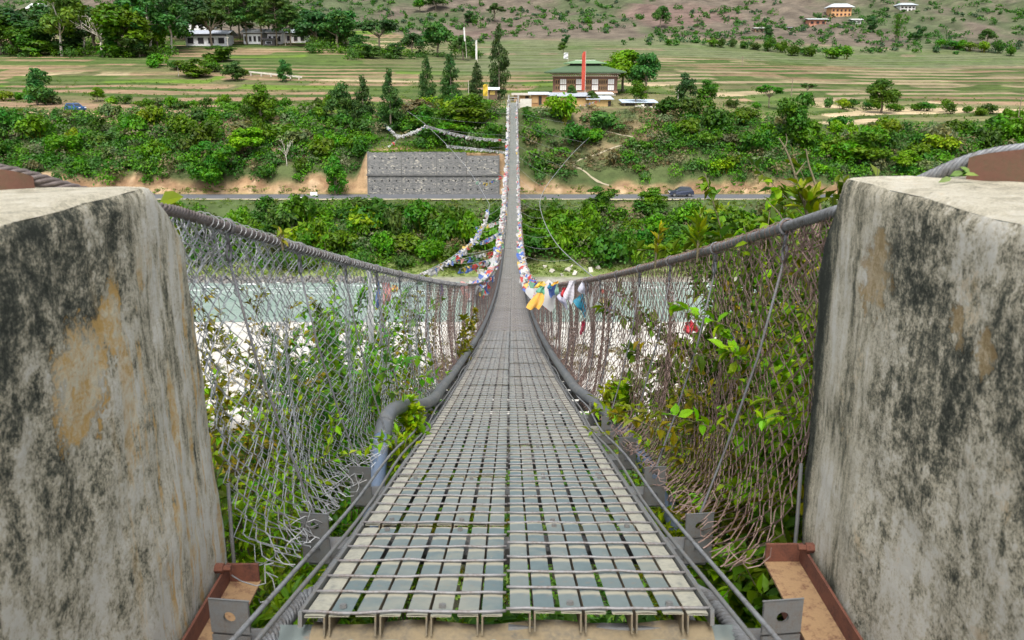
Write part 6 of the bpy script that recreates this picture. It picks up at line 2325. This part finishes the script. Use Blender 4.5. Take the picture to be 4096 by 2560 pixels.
thin_pole(791, 97, 79, 'thin dark pole rising behind the tall bank tree at right', 0.10, BARK)
thin_pole(683 - 5.5, 105, 90, 'short white pole by the dark pair of trees in the right fields', 0.08)
thin_pole(742, 66, 56, 'faint thin pole in the far right fields', 0.12, BARK)
thin_pole(822, 20, 8, 'thin pole left of the ochre manor', 0.14, BARK)
thin_pole(1018, 119, 96, 'thin dark pole at the right picture edge in the fields', 0.1, BARK)
thin_pole(178.5, 76, 64, 'short leaning white pole in the left terraces', 0.09)
thin_pole(229, 60, 36, 'tall white pole right of the white house', 0.09)
thin_pole(285.5, 46, 29, 'tall white pole before the light blue roofed house', 0.09)

# white marker stones at the road edge
for u, v, lab in ((314, 196.2, 'white milestone on the far road edge left of the retaining wall'), (300, 201.5, 'white kerb marker on the near road edge at left')):
    p = hit(u, v)
    b = MB()
    b.box(-0.55, 0.55, -0.1, 0.1, -0.1, 0.62, col=(0.78, 0.76, 0.70))
    b.box(-0.62, 0.62, -0.14, 0.14, -0.12, 0.06, col=(0.6, 0.58, 0.52))
    o = b.build('milestone', PAINT)
    o.location = p
    tag(o, lab, 'milestone')


# ------------------------------------------------------------------ cars
def car(loc, rz, scale, body, label):
    e = empty('parked_car' if False else 'car', loc, rz)
    e.scale = (scale,) * 3
    tag(e, label, 'car')
    PAINTC = plain('car_paint_' + label.split()[0], body, 0.25, 0.3, var=0.1, scale=1, bmp=0)
    prof = [(-2.15, 0.42), (-2.2, 0.75), (-2.12, 1.02), (-0.95, 1.10), (-0.35, 1.62), (0.1, 1.70), (1.6, 1.66), (2.05, 1.12), (2.18, 0.95), (2.2, 0.45)]
    n = len(prof)
    b = MB()
    secs = []
    for y, k in ((-0.90, 0.0), (-0.86, 1.0), (0.86, 1.0), (0.90, 0.0)):
        secs.append([(x * (0.985 if k == 0 else 1), y * (0.86 if z > 1.15 else 1), z - (0.03 if k == 0 else 0)) for x, z in prof])
    V = np.array(secs)
    b.grid(np.concatenate([V, V[:, :1]], 1))
    b.add(V[0], tris=[(0, i, i + 1) for i in range(1, n - 1)])
    b.add(V[-1], tris=[(0, i + 1, i) for i in range(1, n - 1)])
    part(e, b, 'body', PAINTC, smooth_=False)
    for s in (-1, 1):
        for x0, x1 in ((-0.72, 0.05), (0.15, 0.95), (1.03, 1.65)):
            b = MB()
            zt, zb_ = 1.56, 1.14
            xa = x0 + (0.42 if x0 < -0.5 else 0.03)
            xb = x1 - (0.28 if x1 > 1.5 else 0.02)
            b.hexa([(x0, s * 0.80, zb_), (x1, s * 0.80, zb_), (x1, s * 0.865, zb_), (x0, s * 0.865, zb_), (xa, s * 0.74, zt), (xb, s * 0.74, zt), (xb, s * 0.795, zt), (xa, s * 0.795, zt)])
            part(e, b, 'side_window', GLASS)
    b = MB()
    b.hexa([(-0.96, -0.70, 1.12), (-0.90, -0.70, 1.12), (-0.90, 0.70, 1.12), (-0.96, 0.70, 1.12), (-0.42, -0.62, 1.58), (-0.36, -0.62, 1.58), (-0.36, 0.62, 1.58), (-0.42, 0.62, 1.58)])
    part(e, b, 'windscreen', GLASS)
    for s in (-1, 1):
        b = MB()
        b.box(-2.225, -2.10, s * 0.65 - 0.18, s * 0.65 + 0.18, 0.74, 0.94, col=(0.8, 0.8, 0.8))
        part(e, b, 'headlight', PAINT)
        b = MB()
        b.box(2.08, 2.20, s * 0.72 - 0.12, s * 0.72 + 0.12, 0.80, 1.02, col=(0.4, 0.02, 0.02))
        part(e, b, 'tail_light', PAINT)
        for x in (-1.35, 1.38):
            th = np.linspace(0, 2 * math.pi, 17)
            b = MB()
            b.tube([(x, s * 0.92 - s * 0.22, 0.36), (x, s * 0.92, 0.36)], 0.36, 16)
            w_ = part(e, b, 'wheel', TYRE)
            b = MB()
            b.tube([(x, s * 0.915, 0.36), (x, s * 0.935, 0.36)], 0.22, 12)
            b.build('rim', GALV, w_)
    b = MB()
    b.box(-0.2, 1.5, -0.62, -0.58, 1.72, 1.76)
    b.box(-0.2, 1.5, 0.58, 0.62, 1.72, 1.76)
    part(e, b, 'roof_rail', GALV)
    return e


p = hit(76, 112.2)
car(p + Vector((0, 0, 0.08)), math.radians(180 - 28), 0.95, (0.03, 0.10, 0.26), 'blue four-wheel-drive car parked on the dirt track at left')
car(Vector((at(681, 199, 133.2).x, 133.4, ROADZ + 0.105)), 0.0, 0.86, (0.045, 0.055, 0.09), 'dark car driving on the paved road right of the bridge')

# ------------------------------------------------------------------ plants close to the camera
def leaves(b, P, T, Nn, ln, wd, col, fold=0.18, droop=0.15, lod=0):
    """pointed, folded leaves: P base, T direction, Nn face normal"""
    n = len(P)
    T = T / (np.linalg.norm(T, axis=1)[:, None] + 1e-9)
    B = np.cross(T, Nn)
    B /= np.linalg.norm(B, axis=1)[:, None] + 1e-9
    Nn = np.cross(B, T)
    ln, wd = np.asarray(ln).reshape(-1, 1), np.asarray(wd).reshape(-1, 1)
    if lod == 2:                                    # distant: one bent quad
        md = P + T * ln * 0.5
        V = np.stack([P, md + B * wd * 0.5 + Nn * wd * fold, P + T * ln - Nn * ln * droop, md - B * wd * 0.5 + Nn * wd * fold], 1).reshape(-1, 3)
        b.add(V, np.arange(4 * n).reshape(-1, 4), col=np.repeat(col, 4, axis=0))
        return
    if lod == 1:                                    # two quads either side of the midrib
        md = P + T * ln * 0.48
        V = np.stack([P, md + B * wd * 0.5 + Nn * wd * fold, P + T * ln - Nn * ln * droop, md - B * wd * 0.5 + Nn * wd * fold, md - Nn * ln * droop * 0.3], 1).reshape(-1, 3)
        o = (np.arange(n) * 5)[:, None]
        b.add(V, np.concatenate([o + np.array([(0, 1, 2, 4)]), o + np.array([(0, 4, 2, 3)])]), col=np.repeat(col, 5, axis=0))
        return
    base = P
    q1 = P + T * ln * 0.33 - Nn * ln * droop * 0.15
    q2 = P + T * ln * 0.68 - Nn * ln * droop * 0.5
    tip = P + T * ln - Nn * ln * droop
    lift = Nn * wd * fold
    V = np.stack([base, q1 + B * wd * 0.5 + lift, q1, q1 - B * wd * 0.5 + lift, q2 + B * wd * 0.40 + lift, q2, q2 - B * wd * 0.40 + lift, tip], 1).reshape(-1, 3)
    o = (np.arange(n) * 8)[:, None]
    tr = np.concatenate([o + np.array([t]) for t in ((0, 1, 2), (0, 2, 3), (4, 7, 5), (5, 7, 6))])
    qd = np.concatenate([o + np.array([t]) for t in ((1, 4, 5, 2), (2, 5, 6, 3))])
    b.add(V, qd, tr, col=np.repeat(col, 8, axis=0))


def plant(name, base, height, n_stem, per, ln, wd, spread, color, label, cat='shrub', seed=0, lean=(0, 0), upright=0.5, twig=0.006, group=None, start=0.2, branch=3):
    rg = np.random.RandomState(seed)
    if name == 'bush':
        n_stem, per, branch = int(n_stem * 1.35), int(per * 1.25), branch + 2
    e = empty(name, base)
    tag(e, label, cat, group)
    sb, lb = MB(), MB()
    for i in range(n_stem):
        a = rg.rand() * 6.283
        h = height * (0.75 + 0.4 * rg.rand())
        sp = spread * (0.25 + 0.75 * rg.rand())
        t = np.linspace(0, 1, 9)
        P = np.stack([math.cos(a) * sp * t ** 1.3 + lean[0] * t ** 1.5, math.sin(a) * sp * t ** 1.3 + lean[1] * t ** 1.5, h * t - 0.12 * h * t ** 3], -1)
        P += np.cumsum(rg.normal(0, 0.012 * height, (9, 3)), 0) * t[:, None]
        sb.tube(P, np.linspace(twig, twig * 0.3, 9), 5, False)
        lines = [(P, per)]
        for k in range(branch):
            f = 0.25 + 0.6 * rg.rand()
            p0 = np.array([np.interp(f, t, P[:, m]) for m in range(3)])
            dr = rg.normal(0, 1, 3) * (1, 1, 0.5) + (0, 0, 0.5)
            dr /= np.linalg.norm(dr)
            Q = p0 + dr * (height * (0.12 + 0.16 * rg.rand())) * t[::2][:, None] ** 1.1
            sb.tube(Q, np.linspace(twig * 0.5, twig * 0.2, 5), 4, False)
            lines.append((Q, per // 2))
        for Pq, m in lines:
            tt = np.linspace(0, 1, len(Pq))
            s0 = start if Pq is P else 0.15
            f = s0 + (1 - s0) * rg.rand(m) ** 0.8
            pts = np.stack([np.interp(f, tt, Pq[:, k]) for k in range(3)], -1)
            ax = np.gradient(Pq, axis=0)
            axi = np.stack([np.interp(f, tt, ax[:, k]) for k in range(3)], -1)
            axi /= np.linalg.norm(axi, axis=1)[:, None] + 1e-9
            side = rg.normal(0, 1, (m, 3))
            T = axi * upright + side / np.linalg.norm(side, axis=1)[:, None]
            Nn = np.tile((0, 0, 1.0), (m, 1)) + rg.normal(0, 0.35, (m, 3))
            k = 0.6 + 0.75 * rg.rand(m)
            w = rg.rand(m)
            c = np.stack([k * (0.8 + 0.5 * w), k, k * (1 - 0.4 * w)], -1)
            L_ = ln * (0.55 + 0.7 * rg.rand(m))
            leaves(lb, pts, T, Nn, L_, L_ * wd / ln, c, 0.2, 0.05 + 0.3 * rg.rand(), lod=2 if name == 'slope_shrub' else (1 if base[1] > 3.4 else 0))
    sb.build('stems', STEM, e, True)
    o = lb.build('leaves', LEAF, e)
    o.color = (*color, 1)
    return e


YG, LG, DG_, OG, MG = (0.27, 0.36, 0.04), (0.20, 0.30, 0.055), (0.095, 0.175, 0.04), (0.21, 0.21, 0.045), (0.15, 0.28, 0.06)
g = lambda x, d: gp(x, d, -0.05)
# tall growth on the near slope that closes the view through the mesh
for i, (x, d, h, st, c, lab) in enumerate([
    (-1.9, 8.5, 4.6, 12, DG_, 'tall dark shrub on the near slope behind the left mesh, nearest the camera'), (-2.0, 10.5, 6.0, 13, MG, 'tall green shrub on the near slope behind the left mesh'), (-1.6, 12.5, 7.2, 12, OG, 'tall olive shrub on the near slope under the left handrail'),
    (-3.4, 12.0, 6.2, 12, LG, 'tall light green shrub on the near slope farther left'), (-2.6, 15.5, 8.6, 13, DG_, 'tallest dark shrub on the near slope left of the bridge'),
    (1.9, 6.0, 3.9, 13, DG_, 'tall dark shrub on the near slope behind the right mesh'), (2.3, 7.2, 4.9, 13, MG, 'tall green shrub on the near slope behind the right mesh'), (3.2, 8.6, 5.8, 13, LG, 'tall light green shrub on the near slope farther right'), (2.6, 5.2, 3.5, 12, OG, 'tall olive shrub on the near slope beside the right wall')]):
    plant('slope_shrub', g(x, d), h, st, 130, 0.11, 0.062, 0.16 * h, c, lab, seed=80 + i, start=0.42, twig=0.018, branch=7)
# left of the bridge, outside the mesh
plant('bush', g(-1.55, 3.2), 1.35, 9, 34, 0.060, 0.030, 0.50, DG_, 'dark small-leaved bush close behind the left mesh by the wall', seed=1)
plant('bush', g(-1.25, 3.9), 1.75, 10, 34, 0.055, 0.028, 0.45, LG, 'light green bush behind the left mesh', seed=2)
plant('bush', g(-1.75, 4.6), 2.35, 10, 36, 0.060, 0.032, 0.60, OG, 'olive bush with reddish twigs behind the left mesh', seed=3)
plant('bush', g(-1.30, 5.4), 2.95, 11, 40, 0.085, 0.045, 0.45, DG_, 'tall dark-leaved bush behind the left mesh', seed=4, start=0.35)
plant('bush', g(-1.45, 6.6), 3.55, 10, 38, 0.085, 0.050, 0.5, MG, 'tall green bush behind the left mesh beyond the pipe', seed=5, start=0.4)
plant('bush', g(-1.15, 7.8), 3.6, 8, 30, 0.08, 0.045, 0.40, LG, 'leafy bush behind the far part of the left mesh', seed=6, start=0.4)
plant('bush', g(-2.3, 5.6), 2.5, 9, 40, 0.07, 0.04, 0.8, DG_, 'dark bush on the near bank farther left', seed=7)
plant('bush', g(-2.2, 3.6), 1.1, 9, 40, 0.06, 0.03, 0.6, MG, 'low green bush on the near bank beside the left wall', seed=8)
for i, (x, d, h, c, lab_) in enumerate([(-0.86, 2.55, 0.55, MG, 'feathery green weed beside the end of the left steel channel'), (-0.98, 2.85, 0.60, LG, 'light green weed behind the end plate of the left channel'), (-0.80, 3.05, 0.75, MG, 'feathery weed in front of the first left bracket plate'), (-1.05, 3.25, 0.8, LG, 'pale feathery weed behind the left mesh near its foot'), (-0.88, 3.6, 0.95, MG, 'tall feathery weed between first and second left bracket plates'),
                                         (-0.74, 2.35, 0.42, DG_, 'low dark weed under the left cables at the deck corner'), (-1.1, 2.75, 0.6, MG, 'green weed close against the foot of the left wall')]):
    plant('weed', g(x, d), h, 7, 26, 0.085, 0.020, 0.20, c, lab_, 'weed', seed=20 + i, group='weeds under the left mesh', upright=0.9, twig=0.004, branch=4)
# right of the bridge, denser
plant('bush', g(1.45, 2.95), 2.15, 12, 40, 0.070, 0.040, 0.42, OG, 'dense olive bush behind the right mesh next to the wall', seed=41)
plant('bush', g(1.25, 3.3), 2.25, 12, 40, 0.065, 0.034, 0.40, LG, 'light green bush pressing against the right mesh', seed=42, start=0.1)
plant('bush', g(1.70, 3.6), 2.75, 12, 44, 0.075, 0.042, 0.50, DG_, 'dark leaved bush behind the right mesh', seed=43, start=0.1)
plant('bush', g(1.30, 4.2), 2.6, 12, 40, 0.070, 0.036, 0.42, OG, 'olive brown bush in the middle of the right mesh', seed=44, start=0.1)
plant('bush', g(1.75, 4.9), 3.1, 11, 42, 0.075, 0.042, 0.50, DG_, 'dark bush behind the middle of the right mesh', seed=45)
plant('bush', g(1.25, 5.2), 2.75, 9, 36, 0.060, 0.030, 0.40, LG, 'thin light green bush at the far end of the right bushes', seed=46, start=0.15)
plant('bush', g(1.05, 4.7), 1.75, 9, 34, 0.06, 0.030, 0.30, YG, 'yellow green bush at the foot of the right mesh', seed=47)
plant('bush', g(2.4, 4.2), 2.3, 10, 44, 0.08, 0.045, 0.7, DG_, 'dark bush on the near bank farther right', seed=48)
plant('bush', g(1.15, 2.75), 0.95, 10, 34, 0.09, 0.055, 0.32, MG, 'broad-leaved green plant at the foot of the right wall', seed=49)
plant('bush', g(0.98, 3.15), 0.85, 9, 30, 0.08, 0.045, 0.28, MG, 'broad-leaved plant beside the right bracket plates', seed=50)
plant('bush', g(0.98, 3.8), 1.05, 9, 34, 0.06, 0.022, 0.25, LG, 'low weedy plant beside the deck on the right', seed=51)
# sprouts at the deck edge
plant('sapling', Vector((-0.70, 5.6, float(zd(5.6)) - 0.30)), 0.58, 5, 20, 0.085, 0.045, 0.10, YG, 'yellow green sapling sprouting beside the left pipe', 'sapling', seed=61, start=0.4, upright=0.8)
plant('sapling', Vector((-0.72, 4.9, float(zd(4.9)) - 0.28)), 0.42, 4, 14, 0.07, 0.030, 0.08, YG, 'small weedy sprout between left pipe and deck', 'sapling', seed=62, start=0.3, upright=0.8)
plant('sapling', Vector((0.92, 6.1, float(zd(6.1)) - 0.35)), 0.78, 8, 22, 0.085, 0.050, 0.28, LG, 'leafy sapling over the right pipe', 'sapling', seed=63, start=0.3)
plant('sapling', Vector((0.80, 6.6, float(zd(6.6)) - 0.25)), 0.55, 6, 18, 0.075, 0.042, 0.14, YG, 'yellow green sprout beside the right pipe', 'sapling', seed=64, start=0.3)
plant('sapling', at(697, 262, 4.15), 0.26, 3, 15, 0.085, 0.024, 0.035, LG, 'upright lance-leaved shoot standing above the right cable', 'sapling', seed=65, upright=1.6, start=0.2, branch=0)
plant('sapling', at(655, 268, 5.0), 0.24, 2, 13, 0.075, 0.022, 0.03, OG, 'smaller reddish shoot above the right cable', 'sapling', seed=66, upright=1.4, start=0.2, branch=0)
plant('sapling', at(808, 226, 3.0), 0.16, 3, 10, 0.075, 0.022, 0.05, LG, 'leafy shoot by the right wall behind the cable', 'sapling', seed=67, upright=1.2, branch=1)
plant('sapling', at(283, 250, 3.3), 0.10, 2, 7, 0.035, 0.018, 0.02, OG, 'tiny orange green sprout above the left cable', 'sapling', seed=68, branch=0)
# bare forked branches at the right wall
br = empty('bare_branch', at(803, 232, 3.1))
tag(br, 'bare forked brown branches sticking up beside the right wall', 'branch')


def twig_(pts, r, d=3.1):
    b = MB()
    P = smoothpath([tuple(at(u, v, d + 0.03 * i)) for i, (u, v) in enumerate(pts)], 5)
    b.tube(P, np.linspace(r, r * 0.35, len(P)), 5)
    o = b.build('branch', STEM, br, True)
    o.location = -Vector(br.location)


twig_([(808, 226), (805, 205), (798, 185), (792, 165), (786, 150), (779, 138)], 0.007)
twig_([(822, 222), (819, 200), (814, 180), (809, 165), (806, 149)], 0.0065)
twig_([(800, 190), (794, 184), (788, 180), (782, 177)], 0.003)
twig_([(796, 175), (801, 168), (806, 161)], 0.0035)
twig_([(784, 222), (778, 212), (771, 205), (765, 197)], 0.003)
twig_([(785, 148), (787, 140), (786, 134)], 0.0025)
twig_([(808, 205), (812, 196), (812, 186)], 0.003)
# broad leaf peeping round the left wall, withered leaf on the right wall top
b = MB()
leaves(b, np.array([at(160, 202, 2.75), at(164, 208, 2.75), at(172, 224, 2.8)]), np.array([(1.0, 0.1, 0.30), (1, 0.2, -0.25), (0.45, 0.0, -1.0)]), np.array([(0, -0.8, 0.6)] * 3), np.array([0.075, 0.075, 0.06]), np.array([0.055, 0.05, 0.035]), np.ones((3, 3)))
b.tube([tuple(at(140, 215, 2.8)), tuple(at(161, 205, 2.75)), tuple(at(172, 226, 2.8))], 0.003, 5)
o = b.build('leaf_sprig', LEAF)
o.color = (0.20, 0.30, 0.03, 1)
tag(o, 'bright green leaf sprig peeping out behind the left wall', 'leaf')
b = MB()
P0 = at(952, 178, 2.16)
leaves(b, np.array([P0, P0 + Vector((0.0, 0.01, 0.006)), P0 + Vector((0.03, 0.0, 0.008)), P0 + Vector((0.05, 0.01, 0.01))]), np.array([(-1, -0.1, -0.25), (1, 0.1, 0.25), (1, 0.2, 0.05), (-0.6, 0.2, 0.5)]), np.array([(0.2, -0.7, 0.7), (0, -0.8, 0.6), (0.2, -0.5, 0.8), (0, -0.6, 0.8)]), np.array([0.035, 0.04, 0.045, 0.03]), np.array([0.016, 0.016, 0.015, 0.016]), np.array([(1, 1, 1), (0.8, 0.9, 0.8), (1.2, 1.2, 1), (0.9, 1, 0.8)]))
o = b.build('withered_leaf', LEAF)
o.color = (0.22, 0.28, 0.13, 1)
tag(o, 'crumpled pale green leaf lying on the right wall top beside the saddle', 'leaf')

# near bank: grass and litter under the bridge
b = MB()
rg = np.random.RandomState(77)
n = 9000
dq_ = 2.0 + 14 * rg.rand(n) ** 1.5
xq = rg.uniform(-1, 1, n) * (1.6 + 0.65 * dq_)
keep_ = (np.abs(xq) > 0.75) | (dq_ > 9)
xq, dq_ = xq[keep_], dq_[keep_]
n = len(xq)
zq = ground_z(xq, dq_)
leaves(b, np.stack([xq, dq_, zq], -1), rg.normal(0, 0.5, (n, 3)) + (0, 0, 0.8), rg.normal(0, 1, (n, 3)) + (0, -0.4, 0.3), 0.12 + 0.20 * rg.rand(n), 0.014 + 0.03 * rg.rand(n), np.array((0.09, 0.16, 0.04)) * (0.5 + 0.9 * rg.rand(n))[:, None] * np.stack([1 + 0.6 * rg.rand(n), np.ones(n), np.ones(n)], -1), lod=2)
o = b.build('ground_cover', LEAF)
o.color = (1, 1, 1, 1)
tag(o, 'grass and weeds covering the near bank under the bridge', 'grass', kind='stuff')
nx = rg.uniform(-1, 1, 1500)
nd = 5.5 + 52 * rg.rand(1500) ** 0.85
nb = np.stack([nx * (1.8 + 0.62 * nd), nd], -1)
nb = nb[(np.abs(nb[:, 0]) > 1.7) | (nd > 9)][:1100]
undergrowth('undergrowth', 'low green shrubs covering the near slope below the bridge', nb, 110, 0.22, [(0.09, 0.16, 0.04), (0.11, 0.18, 0.04), (0.14, 0.19, 0.05), (0.07, 0.13, 0.035)], 1.0, 1.0)

# shrubs that came out with the same words are told apart by their order from the left
same = {}
for o in bpy.data.objects:
    if o.parent is None and o.name.startswith('shrub'):
        same.setdefault(o['label'], []).append(o)
for lab, os_ in same.items():
    if len(os_) > 1:
        os_.sort(key=lambda o: o.location.x / o.location.y)
        w = {2: ['left one', 'right one'], 3: ['left one', 'middle one', 'right one']}.get(len(os_), ['%s from left' % n_ for n_ in ('leftmost, first', 'second', 'third', 'fourth', 'fifth', 'sixth', 'seventh')])
        for o, q in zip(os_, w):
            o['label'] = (lab + ', ' + q)
